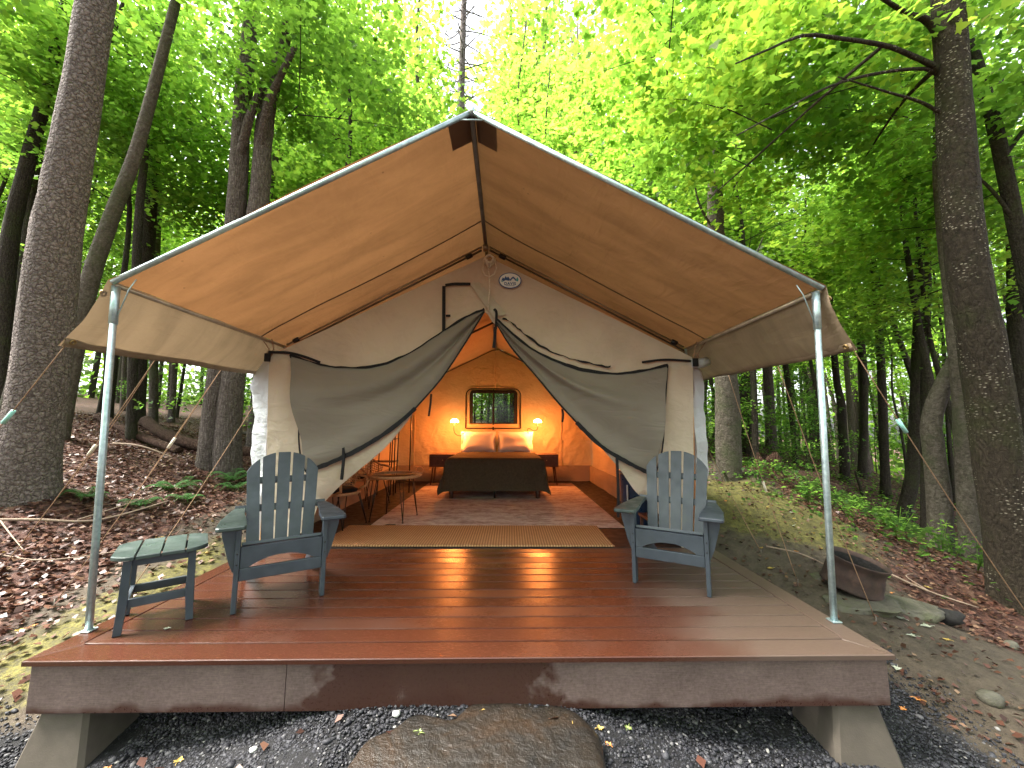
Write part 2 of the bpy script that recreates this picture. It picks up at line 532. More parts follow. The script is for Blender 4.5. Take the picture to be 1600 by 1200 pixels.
def rock_mat(name, a, b, c2, rough=0.6):
    k = NT(name)
    f = k.noise(2.4, 8, 0.7, dist=0.8); g = k.noise(14, 6, 0.7)
    c = k.ramp(f, [(0.36, a), (0.5, b), (0.62, c2)])
    c = k.mix(k.math('MULTIPLY', g, 0.6), c, tuple(x * 0.35 for x in a))
    k.set(base=c, rough=k.ramp(g, [(0.3, rough - 0.15), (0.7, rough + 0.1)]), normal=k.bump(g, 0.8, 0.025, k.bump(k.noise(90, 4), 0.3, 0.003)), spec=0.4)
    return k.m
M['step_stone'] = rock_mat('wet_brown_sandstone', (0.010, 0.009, 0.0075), (0.021, 0.0155, 0.0105), (0.036, 0.020, 0.0095), 0.42)
M['slab'] = rock_mat('mossy_grey_slab', (0.06, 0.057, 0.04), (0.125, 0.115, 0.085), (0.10, 0.105, 0.05), 0.7)
M['char'] = simple('charred_wood', (0.006, 0.0045, 0.004), 0.85, 0, 0.4, 20, 0.8, 50)
# vegetation
def bark_mat(name, dark, mid, light, sc=1.0, stretch=0.28, fleck=None, moss=None, crack=0.5):
    k = NT(name, offset_random=True)
    v = k.scaled((9 * sc, 9 * sc, 9 * sc * stretch))
    warp = k.noise(1.2, 3, 0.5, vec=v)
    cv = k.scaled((13 * sc, 13 * sc, 13 * sc * stretch))
    wn_ = k.n.new('ShaderNodeTexNoise'); wn_.inputs['Scale'].default_value = 0.9; wn_.inputs['Detail'].default_value = 4
    k.lk(cv, wn_.inputs['Vector'])
    wa = k.n.new('ShaderNodeVectorMath'); wa.operation = 'SCALE'; wa.inputs['Scale'].default_value = 1.5
    k.lk(wn_.outputs['Color'], wa.inputs[0])
    wb = k.n.new('ShaderNodeVectorMath'); wb.operation = 'ADD'; k.lk(cv, wb.inputs[0]); k.lk(wa.outputs[0], wb.inputs[1])
    cr = k.voro(1.0, 'DISTANCE_TO_EDGE', vec=wb.outputs[0])
    pl = k.noise(2.2, 7, 0.7, vec=v, dist=0.7)
    c = k.ramp(pl, [(0.3, dark), (0.5, mid), (0.72, light)])
    c = k.mix(k.ramp(cr, [(0.0, crack), (0.13, 0.0)]), c, tuple(x * 0.4 for x in dark))
    c = k.mix(k.ramp(k.noise(0.9, 5, 0.65), [(0.35, 0.0), (0.65, 0.45)]), c, tuple(x * 0.6 for x in mid))
    c = k.mix(k.ramp(k.noise(20, 5, 0.75, vec=k.scaled((1, 1, 1.9))), [(0.50, 0.0), (0.66, 0.75)]), c, light)
    if fleck:
        fl = k.voro(1.0, 'F1', vec=k.scaled((24, 24, 44)))
        gate = k.noise(2.2, 4, 0.6)
        c = k.mix(k.math('MULTIPLY', k.ramp(fl, [(0.18, 1.0), (0.3, 0.0)]), k.ramp(gate, [(0.45, 0.0), (0.55, 1.0)])), c, fleck)
    if moss:
        c = k.mix(k.ramp(k.noise(1.7, 6, 0.7), [(0.5, 0.0), (0.68, 0.7)]), c, moss)
    h = k.math('ADD', k.math('MULTIPLY', k.ramp(cr, [(0.0, 0.0), (0.25, 1.0)]), min(1.0, crack * 1.6)), k.math('ADD', pl, k.math('MULTIPLY', k.noise(24, 5, 0.75, vec=k.scaled((1, 1, 1.9))), 0.8)))
    k.set(base=c, rough=0.9, normal=k.bump(h, 0.9, 0.03), spec=0.2)
    return k.m
M['bark_pine'] = bark_mat('scaly_grey_brown_bark', (0.085, 0.068, 0.061), (0.19, 0.155, 0.138), (0.33, 0.28, 0.255), 1.7, 0.75, None, None, 0.75)
M['bark_maple'] = bark_mat('furrowed_grey_bark', (0.052, 0.042, 0.035), (0.125, 0.10, 0.083), (0.22, 0.19, 0.16), 2.0, 0.18, None, None, 0.6)
M['bark_fleck'] = bark_mat('dark_bark_with_lichen_flecks', (0.018, 0.014, 0.010), (0.040, 0.031, 0.022), (0.07, 0.054, 0.036), 1.4, 0.4, (0.30, 0.27, 0.21), (0.035, 0.042, 0.012), 0.3)
M['bark_grey'] = bark_mat('smooth_grey_beech_bark', (0.048, 0.040, 0.031), (0.095, 0.080, 0.062), (0.165, 0.145, 0.118), 0.8, 0.7, None, (0.06, 0.075, 0.03), 0.22)
M['bark_dark'] = bark_mat('dark_thin_bark', (0.020, 0.017, 0.013), (0.045, 0.037, 0.028), (0.085, 0.072, 0.055), 2.4, 0.25, None, (0.05, 0.065, 0.02), 0.4)
M['bark_dead'] = bark_mat('dead_grey_conifer_bark', (0.09, 0.075, 0.07), (0.17, 0.145, 0.135), (0.28, 0.25, 0.235), 1.3, 0.4)
M['dead_wood'] = bark_mat('rotting_red_brown_wood', (0.03, 0.016, 0.011), (0.075, 0.04, 0.027), (0.14, 0.085, 0.058), 1.5, 0.2)
M['twig'] = simple('pale_fallen_twig', (0.26, 0.19, 0.14), 0.9, 0, 0.3, 12)

def leaf_mat(name, stops, tint=0.5, trans=0.7, tmul=(3.0, 2.9, 1.9), lift=1.25):
    k = NT(name)
    geo = k.n.new('ShaderNodeNewGeometry')
    oi = k.n.new('ShaderNodeObjectInfo')
    mixr = k.math('ADD', k.math('MULTIPLY', geo.outputs['Random Per Island'], 1 - tint), k.math('MULTIPLY', oi.outputs['Random'], tint))
    c = k.ramp(mixr, stops)
    if lift != 1.0: c = k.mix(1.0, c, (lift, lift, lift), 'MULTIPLY')
    tc = k.mix(1.0, c, tmul, 'MULTIPLY')
    k.set(base=c, rough=0.45, spec=0.35)
    k.translucent(tc, trans)
    return k.m
M['leaf'] = leaf_mat('maple_leaf', [(0.1, (0.040, 0.085, 0.017)), (0.45, (0.066, 0.124, 0.022)), (0.75, (0.092, 0.152, 0.025)), (0.98, (0.135, 0.178, 0.030))])
M['leaf_cool'] = leaf_mat('understory_leaf', [(0.1, (0.030, 0.075, 0.018)), (0.5, (0.055, 0.115, 0.026)), (0.95, (0.10, 0.165, 0.035))], 0.4)
M['leaf_far'] = leaf_mat('far_canopy_leaf', [(0.1, (0.046, 0.092, 0.018)), (0.5, (0.078, 0.142, 0.026)), (0.95, (0.122, 0.180, 0.034))], 0.2, 0.7)
M['needle'] = leaf_mat('dark_needle', [(0.1, (0.022, 0.045, 0.016)), (0.9, (0.045, 0.085, 0.026))], 0.3, 0.3)
M['fern'] = leaf_mat('fern_green', [(0.1, (0.028, 0.085, 0.022)), (0.9, (0.055, 0.135, 0.035))], 0.3, 0.4)
M['litter'] = leaf_mat('brown_leaf_litter', [(0.05, (0.040, 0.017, 0.012)), (0.35, (0.085, 0.034, 0.023)), (0.65, (0.135, 0.056, 0.038)), (0.9, (0.20, 0.105, 0.07)), (0.985, (0.30, 0.19, 0.12))], 0.0, 0.12, (1, 0.9, 0.8), 0.78)
M['yellow_leaf'] = leaf_mat('yellow_fallen_leaf', [(0.1, (0.50, 0.33, 0.07)), (0.9, (0.60, 0.44, 0.14))], 0.6, 0.15, (1, 1, 1), 0.85)
M['orange_leaf'] = simple('orange_fallen_leaf', (0.50, 0.20, 0.05), 0.6)
M['pale_leaf'] = simple('pale_grey_green_fallen_leaf', (0.34, 0.36, 0.28), 0.6)
M['green_leaf'] = simple('green_fallen_leaf', (0.17, 0.22, 0.06), 0.6)
def gravel_mat():
    k = NT('dark_crushed_stone')
    geo = k.n.new('ShaderNodeNewGeometry')
    c = k.ramp(geo.outputs['Random Per Island'], [(0.0, (0.009, 0.009, 0.012)), (0.5, (0.021, 0.021, 0.026)), (0.88, (0.046, 0.046, 0.053)), (0.985, (0.10, 0.097, 0.10)), (1.0, (0.30, 0.285, 0.27))])
    k.set(base=c, rough=k.ramp(k.noise(30, 2), [(0.3, 0.5), (0.7, 0.8)]), normal=k.bump(k.noise(140, 3), 0.3, 0.003), spec=0.3)
    return k.m
M['gravel'] = gravel_mat()
def ground_mat():
    k = NT('forest_floor')
    at = k.n.new('ShaderNodeAttribute'); at.attribute_name = 'zone'
    sp = k.n.new('ShaderNodeSeparateColor'); k.lk(at.outputs['Color'], sp.inputs[0])
    n1 = k.noise(1.1, 8, 0.7); n2 = k.noise(9, 8, 0.75); n3 = k.noise(45, 5, 0.7)
    lf = k.voro(19, 'F1', out='Color')
    lfs = k.n.new('ShaderNodeSeparateColor'); k.lk(lf, lfs.inputs[0])
    litter = k.ramp(lfs.outputs[0], [(0.0, (0.032, 0.015, 0.011)), (0.5, (0.085, 0.036, 0.026)), (0.85, (0.135, 0.062, 0.042)), (1.0, (0.2, 0.115, 0.08))])
    litter = k.mix(k.ramp(n2, [(0.35, 0.8), (0.6, 0.0)]), litter, (0.030, 0.018, 0.014))
    dirt = k.ramp(n2, [(0.3, (0.042, 0.033, 0.024)), (0.55, (0.085, 0.066, 0.047)), (0.75, (0.125, 0.10, 0.072))])
    moss = k.ramp(k.math('MULTIPLY', k.math('ADD', n2, n3), 0.5), [(0.35, (0.045, 0.038, 0.020)), (0.47, (0.080, 0.072, 0.026)), (0.56, (0.155, 0.138, 0.040)), (0.68, (0.22, 0.195, 0.06))])
    mud = k.ramp(n3, [(0.3, (0.008, 0.008, 0.009)), (0.6, (0.018, 0.0175, 0.019)), (0.78, (0.04, 0.039, 0.042))])
    jit = k.math('MULTIPLY', k.math('SUBTRACT', n1, 0.5), 1.1)
    def z(s): return k.ramp(k.math('ADD', s, k.math('ADD', jit, k.math('MULTIPLY', k.math('SUBTRACT', n2, 0.5), 0.6))), [(0.38, 0.0), (0.62, 1.0)])
    c = k.mix(z(sp.outputs[0]), dirt, litter)
    c = k.mix(z(sp.outputs[1]), c, moss)
    c = k.mix(z(sp.outputs[2]), c, mud)
    k.set(base=c, rough=k.ramp(n3, [(0.3, 0.7), (0.7, 0.95)]), normal=k.bump(n3, 0.6, 0.02, k.bump(n2, 0.6, 0.06)), spec=0.25)
    return k.m
M['ground'] = ground_mat()

# ================================================================== GROUND
CTRL = np.array([
    (-5.5, 2.5, 0.50), (-7.5, 4.5, 1.10), (-5.3, 5.4, 0.42), (-9.9, 8.4, 1.45), (-8.05, 6.5, 0.95), (-10.8, 10.0, 0.95), (-10.3, 5.9, 1.60),
    (-23.2, 24.2, 2.4), (-22.8, 18.1, 2.3), (-7.66, 6.0, 0.85), (-7.5, 7.5, 0.75), (-4.27, 2.76, 0.20), (-4.55, 3.56, 0.28), (-4.8, 4.86, 0.36),
    (-2.9, 0.4, -0.42), (-4.15, 1.4, -0.06), (-4.4, 2.0, 0.04), (-5.8, 2.0, 0.40), (-2.6, 1.0, -0.30), (-2.7, 2.5, -0.06), (-3.0, 0.0, -0.50), (-2.8, 5.0, 0.05),
    (4.62, 5.43, 0.24), (7.8, 9.8, 0.45), (9.9, 11.7, 0.5), (5.67, 2.0, -0.64), (7.5, 3.9, -0.85), (7.3, 4.2, -0.80), (8.2, 3.2, -1.2), (9.8, 7.4, -1.2),
    (10.8, 9.8, -0.45), (12.3, 10.8, -0.4), (5.1, 5.3, 0.36), (4.0, 3.0, 0.03), (5.8, 6.0, 0.34), (3.63, 1.69, -0.38), (3.5, 0.9, -0.46), (5.9, 3.45, -0.32),
    (9.56, 8.8, -0.2), (11.5, 12.7, 0.4), (3.05, 0.33, -0.62), (5.0, 1.5, -0.70), (2.7, 2.3, -0.2), (2.8, 4.5, 0.05), (10.9, 5.7, -1.6),
    (0.0, 3.0, -0.5), (0.0, 6.0, -0.35), (-1.9, 5.0, -0.35), (1.9, 5.0, -0.35), (-1.8, 2.0, -0.5), (1.8, 2.0, -0.55), (0, 9.5, 0.35), (-3, 9, 0.5), (3, 9, 0.4),
    (-2.35, 0.05, -0.565), (2.3, 0.05, -0.565), (-0.7, 0.0, -0.275), (-0.3, 0.02, -0.25), (0.25, 0.02, -0.25), (0.55, 0.0, -0.265), (-1.5, 0.05, -0.47), (1.4, 0.05, -0.47), (0, 1.0, -0.5),
    (-1.5, -0.6, -0.53), (1.5, -0.6, -0.53), (0.1, -0.6, -0.40), (0.0, -2.2, -0.62), (-3.5, -1.5, -0.62), (3.5, -1.5, -0.8), (-6, -1.5, 0.0), (7, -1.5, -1.1),
    (0, 25, 1.2), (-12, 30, 2.0), (14, 25, 0.2), (25, 20, -2.5), (-40, 20, 4.5), (40, 40, -3), (0, 60, 3), (-60, 60, 5), (60, 60, -4), (70, 0, -6), (-70, 0, 6),
    (0, -60, -2), (-70, -60, 1), (70, -60, -5), (0, 170, 6), (-170, 170, 9), (170, 170, -6), (-170, -170, 2), (170, -170, -9), (0, -170, -4), (170, 0, -10), (-170, 0, 10)], float)
_n = len(CTRL)
_D = np.hypot(CTRL[:, None, 0] - CTRL[None, :, 0], CTRL[:, None, 1] - CTRL[None, :, 1])
_Am = np.zeros((_n + 3, _n + 3))
_Am[:_n, :_n] = np.sqrt(_D ** 2 + 0.02) - np.eye(_n) * 0.02
_Am[:_n, _n] = 1; _Am[:_n, _n + 1:] = CTRL[:, :2]
_Am[_n:, :_n] = _Am[:_n, _n:].T
_W = np.linalg.solve(_Am, np.concatenate([CTRL[:, 2], [0, 0, 0]]))

def ground_np(x, y):
    x = np.asarray(x, float); y = np.asarray(y, float)
    out = np.full(x.shape, _W[_n]) + _W[_n + 1] * x + _W[_n + 2] * y
    for i in range(_n):
        out = out + _W[i] * np.sqrt((x - CTRL[i, 0]) ** 2 + (y - CTRL[i, 1]) ** 2 + 0.02)
    # small hummocks away from the platform
    d = np.maximum(np.abs(x) - 2.6, np.maximum(-y - 0.2, y - 7.2))
    amp = np.clip(d / 1.5, 0, 1)
    out = out + amp * (0.045 * np.sin(1.9 * x + 0.7 * y + 1) * np.cos(1.4 * y - 0.5 * x) + 0.02 * np.sin(4.3 * x + 1.7) * np.sin(3.7 * y + x))
    return out
def gz(x, y):
    return float(ground_np(np.array([x]), np.array([y]))[0])

def axis(lo_f, hi_f, step, lim, g=1.16):
    c = list(np.arange(lo_f, hi_f + 1e-6, step))
    s = step
    a = lo_f; left = []
    while a > -lim:
        s *= g; a -= s; left.append(a)
    s = step; b = hi_f
    right = []
    while b < lim:
        s *= g; b += s; right.append(b)
    return np.array(left[::-1] + c + right)

def zones_np(x, y):
    """litter, moss, gravel amounts on the ground (where each really lies)"""
    def blob(cx, cy, rx, ry, s=1.0):
        return s * np.exp(-(((x - cx) / rx) ** 2 + ((y - cy) / ry) ** 2))
    left = np.clip((-x - 3.15 - 0.12 * (y - 1)) / 0.6, 0, 1)
    litter = np.where(x < 0, left * np.clip((y + 0.2) / 0.9, 0, 1), 0.0)
    far = np.clip((np.hypot(x, y - 3) - 7.5) / 2.0, 0, 1)
    right = np.clip((x - 4.1 - 0.25 * np.abs(y - 2.0)) / 0.5, 0, 1) * np.clip((y - 0.9) / 0.4, 0, 1)
    litter = np.clip(np.maximum(litter, np.where(x > 0, np.maximum(right * 0.85, far * 0.75), far)), 0, 1)
    moss = np.clip(blob(4.2, 3.3, 1.0, 1.0) + blob(3.6, 4.6, 1.2, 1.3) + blob(-3.0, 0.6, 0.6, 1.0, .52) + blob(-2.9, 2.0, 0.45, 1.0, .6) + blob(-5.6, 2.0, .6, .35, .7) + blob(3.9, .3, .6, .5, .35), 0, 1)
    litter = litter * (1 - 0.9 * moss)
    grav = np.clip((0.45 - y) / 0.35, 0, 1) * np.clip((3.2 - np.abs(x)) / 0.8, 0, 1)
    grav = np.maximum(grav, np.clip((1.15 - y) / 0.6, 0, 1) * np.clip((x - 2.2) / 0.3, 0, 1) * np.clip((3.3 - x) / 0.5, 0, 1) * 0.75)
    grav = np.maximum(grav, ((np.abs(x) < 2.5) & (y > 0) & (y < 7.1)) * 1.0)
    return litter, moss, grav

gx = axis(-8.5, 10.5, 0.12, 170); gy = axis(-2.6, 10.0, 0.12, 170)
GX, GY = np.meshgrid(gx, gy)
GZ = ground_np(GX, GY)
GZ = GZ + 0.010 * np.sin(GX * 23 + np.cos(GY * 17) * 2) * np.sin(GY * 21 + np.sin(GX * 13) * 2)
V = np.stack([GX.ravel(), GY.ravel(), GZ.ravel()], 1)
ny, nx = GX.shape
ii = (np.arange(ny - 1)[:, None] * nx + np.arange(nx - 1)[None, :]).ravel()
F = np.stack([ii, ii + 1, ii + nx + 1, ii + nx], 1).ravel()
gme = npmesh('ground', V, F, 4)
zl, zm, zg = zones_np(GX.ravel(), GY.ravel())
att = gme.color_attributes.new('zone', 'FLOAT_COLOR', 'POINT')
att.data.foreach_set('color', np.stack([zl, zm, zg, np.ones_like(zl)], 1).astype(np.float32).ravel())
ground = link('ground', gme, M['ground'], None, True)
tag(ground, 'forest floor of red brown leaf litter, moss and dark gravel', kind='structure')

# ================================================================== DECK
HW = 2.36
deck = thing('deck', 'wet red brown plank deck under the tent with a deep fascia', 'deck', (0, 0, 0))
BW = 0.1375; GAP = 0.0075; BT = 0.026
plank_mb = MB().box((0, 0, -BT / 2), (2 * HW - 2 * (BW + GAP), BW, BT), 0.006)
plank_me = plank_mb.mesh('plank')
plank_me.materials.append(M['deck'])
for k in range(12):
    o = link('plank', plank_me, None, deck)
    o.location = (0, BW + GAP + BW / 2 + k * (BW + GAP) + 0.002, 0)
def border(outline):
    mb = MB()
    n = len(outline)
    b = 0.004
    cx = sum(p[0] for p in outline) / n; cy = sum(p[1] for p in outline) / n
    def sh(p):
        d = Vector((p[0] - cx, p[1] - cy)); s = Vector((max(0, 1 - b / max(abs(d.x), .05)), max(0, 1 - b / max(abs(d.y), .05))))
        return (cx + d.x * s.x, cy + d.y * s.y)
    rings = [([sh(p) for p in outline], 0), (outline, -b), (outline, -BT)]
    vs = [(p[0], p[1], z) for r, z in rings for p in r]
    fs = [tuple(range(n)), tuple(2 * n + k for k in reversed(range(n)))]
    for i in range(2):
        for k in range(n):
            fs.append((i * n + k, (i + 1) * n + k, (i + 1) * n + (k + 1) % n, i * n + (k + 1) % n))
    return mb.add(vs, fs)
OV = 0.022
g = 0.0018
border([(-HW, -OV), (HW, -OV), (HW - BW - OV, BW), (-HW + BW + OV, BW)]).build('border_board', M['deck'], deck)
border([(-HW, -OV + 2 * g), (-HW + BW + OV - 2 * g, BW + g), (-HW + BW, BW + .02), (-HW + BW, 1.93), (-HW, 1.93)]).build('border_board', M['deck'], deck)
border([(HW, -OV + 2 * g), (HW, 1.93), (HW - BW, 1.93), (HW - BW, BW + .02), (HW - BW - OV + 2 * g, BW + g)]).build('border_board', M['deck'], deck)
FT = 0.245
for x0, x1 in ((-HW + .03, -0.975), (-0.972, HW - .03)):
    MB().box(((x0 + x1) / 2, 0.012, -BT - 0.001 - FT / 2), (x1 - x0, 0.024, FT), 0.003).build('fascia_board', M['fascia'], deck)
for s in (-1, 1):
    MB().box((s * (HW - .042), 3.5, -BT - 0.001 - FT / 2), (0.024, 6.95, FT), 0.003).build('fascia_board', M['fascia'], deck)
for y in (0.5, 1.1, 1.7):
    MB().box((0, y, -BT - 0.003 - 0.09), (2 * HW - .2, 0.04, 0.18)).build('joist', M['dark_wood'], deck)
for s in (-1, 1):
    p = thing('concrete_pier', 'flared concrete pier under the deck corner nearest the ' + ('round step table' if s < 0 else 'rusty fire ring'), 'pier', (s * (HW - .19), 0.16, -0.58), 0, 'concrete piers under the deck')
    p['label'] = 'flared grey concrete pier under the deck corner in front of the ' + ('slatted side table' if s < 0 else 'rusty fire ring')
    mb = MB()
    bot, top, h = 0.19, 0.12, 0.32
    rings = []
    for t in (0, .03, .5, 1.0):
        w = lerp(bot, top, t)
        c = 0.02
        rings.append([(x, y, t * h) for x, y in ((-w + c, -w), (w - c, -w), (w, -w + c), (w, w - c), (w - c, w), (-w + c, w), (-w, w - c), (-w, -w + c))])
    mb.sheet(rings, False, None, True)
    nv = len(mb.v)
    mb.f.append(tuple(range(nv - 8, nv))); mb.sm.append(False)
    mb.build('pier_body', M['concrete'], p)

# ================================================================== TENT
TY0, TY1 = 1.90, 6.90
RZ, EZ = 3.17, 2.02
XL, XR, XC = -2.35, 2.27, -0.02
tent = thing('wall_tent', 'cream canvas wall tent with grey screens tied back from its lit doorway', 'tent', (XC, TY0, 0))
tent_inv = Matrix.Translation((-XC, -TY0, 0))
def tpart(mb, name, mat, parent=None):
    o = mb.build(name, mat, parent or tent)
    if parent is None:
        o.matrix_parent_inverse = tent_inv
    return o
def roof_z(x):
    return RZ + (EZ - RZ) * ((XC - x) / (XC - XL) if x < XC else (x - XC) / (XR - XC))
def wr(x, z, s=0.0, amp=0.018):
    return amp * mnoise.noise(Vector((x * 1.7 + s, z * 1.3, s * 3.1))) + amp * 0.45 * mnoise.noise(Vector((x * 6 + s, z * 2.2, s))) 

# upper gable of the front wall; its lower edge is the open doorway and the tied-back screens
BOT = [(-2.35, 1.97), (-2.1, 1.95), (-1.8, 1.86), (-1.49, 1.83), (-1.18, 1.85), (-.84, 1.98), (-.5, 2.21), (-.22, 2.42), (-.04, 2.515), (.0, 2.50), (.05, 2.41), (.12, 2.34), (.27, 2.23), (.48, 2.07), (.76, 1.92), (1.04, 1.83), (1.39, 1.79), (1.68, 1.82), (1.98, 1.88), (2.27, 1.93)]
bx = [b[0] for b in BOT]; bz = [b[1] for b in BOT]
NXW = 110; NZW = 22
rows = []
for j in range(NZW + 1):
    row = []
    for i in range(NXW + 1):
        x = lerp(XL, XR, i / NXW)
        zb = float(np.interp(x, bx, bz)); zt = roof_z(x)
        z = lerp(zb, zt, j / NZW)
        edge = min(1, (zt - z) * 4)
        row.append((x, TY0 + wr(x, z, 2.0, 0.02) * edge, z))
    rows.append(row)
tpart(MB().sheet(rows), 'front_gable', M['cream'])

def coons(name, mat, A, B, y0, bulge, n=48, m=26, seed=0.0, amp=0.03, yA=0.0, yB=0.0, fold=None):
    rows = []
    for j in range(m + 1):
        t = j / m
        row = []
        for i in range(n + 1):
            s = i / n
            a = curve_at(A, s); b = curve_at(B, s)
            p = a.lerp(b, t)
            wgt = math.sin(math.pi * t) ** 0.7 if 0 < t < 1 else 0
            y = y0 + lerp(yA, yB, t) - bulge * wgt * (1 - 0.75 * s)
            y += wr(p.x, p.y, seed, amp) * (0.25 + 0.75 * wgt)
            if fold: y += fold(s, t)
            row.append((p.x, y, p.y))
        rows.append(row)
    return tpart(MB().sheet(rows), name, mat)

LTOP = [(-2.119, 2.015), (-1.803, 1.911), (-1.492, 1.877), (-1.183, 1.9), (-0.842, 2.043), (-0.5, 2.273), (-0.222, 2.455), (-0.032, 2.537)]
LBOT = [(-1.871, 0.776), (-1.61, 0.876), (-1.315, 1.022), (-1.019, 1.211), (-0.755, 1.444), (-0.488, 1.763), (-0.252, 2.131), (-0.032, 2.508)]
RTOP = [(1.976, 1.923), (1.676, 1.857), (1.394, 1.828), (1.044, 1.869), (0.764, 1.959), (0.484, 2.1), (0.273, 2.264), (0.103, 2.422)]
RBOT = [(1.787, 0.738), (1.538, 0.858), (1.234, 1.039), (0.964, 1.298), (0.746, 1.538), (0.518, 1.817), (0.274, 2.099), (0.111, 2.364)]
def foldL(s, t):      # drape folds that fan out from the outer lower corner
    return 0.045 * math.sin(9 * t + 3.0 * s + 1.0) * (1 - s) * min(1, 4 * t) * min(1, 4 * (1 - t)) + 0.06 * math.exp(-((t - 0.42 - .1 * s) / 0.10) ** 2) * min(1, 3 * s)
def foldR(s, t):
    return 0.045 * math.sin(8 * t + 4.0 * s) * (1 - .6 * s) * min(1, 4 * t) * min(1, 4 * (1 - t)) - 0.06 * math.exp(-((t - 0.33 - .12 * s) / 0.07) ** 2) * min(1, 3 * s)
coons('insect_screen', M['screen'], LTOP, LBOT, 1.865, 0.09, seed=4.1, amp=0.03, fold=foldL)
coons('insect_screen', M['screen'], RTOP, RBOT, 1.865, 0.09, seed=9.3, amp=0.03, fold=foldR)

def trim(pts, y, w=0.018, t=0.008, name='zip_tape', jit=0.0, parent=None, n=40):
    """flat black tape along a curve in the plane of the front wall"""
    mb = MB()
    rows = []
    P = [curve_at(pts, i / n) for i in range(n + 1)]
    for i, p in enumerate(P):
        a = P[max(0, i - 1)]; b = P[min(n, i + 1)]
        d = (b - a); d = d.normalized() if d.length > 1e-9 else Vector((1, 0))
        nrm = Vector((-d.y, d.x))
        yy = y(i / n) if callable(y) else y
        wv = w * (1 + jit * mnoise.noise(Vector((i * .35, w * 40, 0))))
        j = jit * 0.012 * mnoise.noise(Vector((i * .5, 3.3, w * 90)))
        a1 = p + nrm * (wv + j); a2 = p - nrm * (wv - j)
        rows.append([(a1.x, yy - t / 2, a1.y), (a2.x, yy - t / 2, a2.y), (a2.x, yy + t / 2, a2.y), (a1.x, yy + t / 2, a1.y)])
    mb.sheet(rows, False, None, True)
    return tpart(mb, name, M['black_web'], parent)
trim(LTOP, lambda s: 1.858, 0.009, jit=1)
trim(LBOT[:5], lambda s: 1.853 - 0.0 * s, 0.022, 0.012, jit=0.35)
trim(LBOT[4:], lambda s: 1.856, 0.008, 0.008)
trim([(-2.119, 2.015), (-2.02, 1.70), (-1.985, 1.40), (-1.965, 1.09), (-1.925, .889), (-1.871, .776)], 1.858, 0.007)
trim(RTOP, lambda s: 1.856, 0.014, 0.010, jit=0.6)
trim(RBOT[:4], lambda s: 1.853, 0.020, 0.012, jit=0.35)
trim(RBOT[3:], lambda s: 1.856, 0.009, 0.008)
trim([(1.976, 1.923), (1.93, 1.5), (1.88, 1.03), (1.787, 0.738)], 1.858, 0.007)
trim([(0.17, 2.44), (0.30, 2.36), (0.42, 2.25), (0.62, 2.12), (0.86, 2.01), (1.10, 1.95), (1.35, 1.90)], 1.872, 0.007, jit=1.6)      # wavy zip above the right screen
trim([(1.7, 1.955), (1.95, 1.985), (2.24, 1.972)], 1.873, 0.012)
trim([(-2.36, 2.045), (-2.15, 2.04), (-1.98, 2.00), (-1.8, 1.935)], 1.872, 0.014)
# loose zip corner high on the gable and hanging toggles
trim([(-.475, 2.27), (-.478, 2.45), (-.482, 2.65), (-.485, 2.80)], 1.869, 0.018)
trim([(-.47, 2.81), (-.38, 2.825), (-.28, 2.827), (-.19, 2.827)], 1.870, 0.016)
trim([(-.455, 2.46), (-.44, 2.463), (-.42, 2.463), (-.405, 2.463)], 1.868, 0.012)
trim([(.095, 2.31), (.10, 2.40), (.10, 2.50), (.075, 2.535)], 1.845, 0.014, 0.012, 'toggle_strap')
trim([(.075, 2.10), (.085, 2.20), (.09, 2.33)], 1.84, 0.016, 0.02, 'toggle_strap')
# folded-over canvas edge from zip corner to doorway
rows = []
for j in range(9):
    t = j / 8
    a = Vector((-.19, 2.815)).lerp(Vector((.075, 2.44)), t)
    rows.append([(a.x, 1.872, a.y), (a.x + .012, 1.862, a.y + .008), (a.x + .05 + .04 * t, 1.868, a.y + .03), (a.x + .09 + .05 * t, 1.882, a.y + .05)])
tpart(MB().sheet(rows), 'door_fold', M['cream'])

# canvas between tent corner and screen, and canvas door flaps tucked behind the screens
def col_sheet(name, mat, left, right, y, seed, n=14, m=44, amp=0.02, ybot=0.0):
    """left/right: (z, x) lists from top to bottom"""
    lz = [p[0] for p in left][::-1]; lx = [p[1] for p in left][::-1]
    rz = [p[0] for p in right][::-1]; rx = [p[1] for p in right][::-1]
    rows = []
    for j in range(m + 1):
        t = j / m
        row = []
        for i in range(n + 1):
            s = i / n
            zt = lerp(left[0][0], right[0][0], s); zb = lerp(left[-1][0], right[-1][0], s)
            z = lerp(zt, zb, t)
            x = lerp(float(np.interp(z, lz, lx)), float(np.interp(z, rz, rx)), s)
            row.append((x, y + ybot * t + wr(x, z, seed, amp), z))
        rows.append(row)
    return tpart(MB().sheet(rows), name, mat)
col_sheet('front_panel', M['cream'], [(2.04, -2.36), (1.5, -2.34), (1.0, -2.31), (0.5, -2.27), (0.0, -2.25)],
          [(2.01, -2.08), (1.7, -1.99), (1.43, -1.96), (1.09, -1.945), (.89, -1.89), (.76, -1.84), (.5, -1.72), (.29, -1.78), (0.0, -2.03)], 1.885, 1.7)
col_sheet('front_panel', M['cream'], [(1.925, 1.93), (1.44, 1.90), (1.03, 1.86), (.74, 1.75), (.6, 1.68), (.45, 1.74), (.2, 1.92), (0.0, 2.05)],
          [(1.965, 2.27), (1.5, 2.25), (1.0, 2.23), (.5, 2.19), (0.0, 2.16)], 1.885, 5.7)
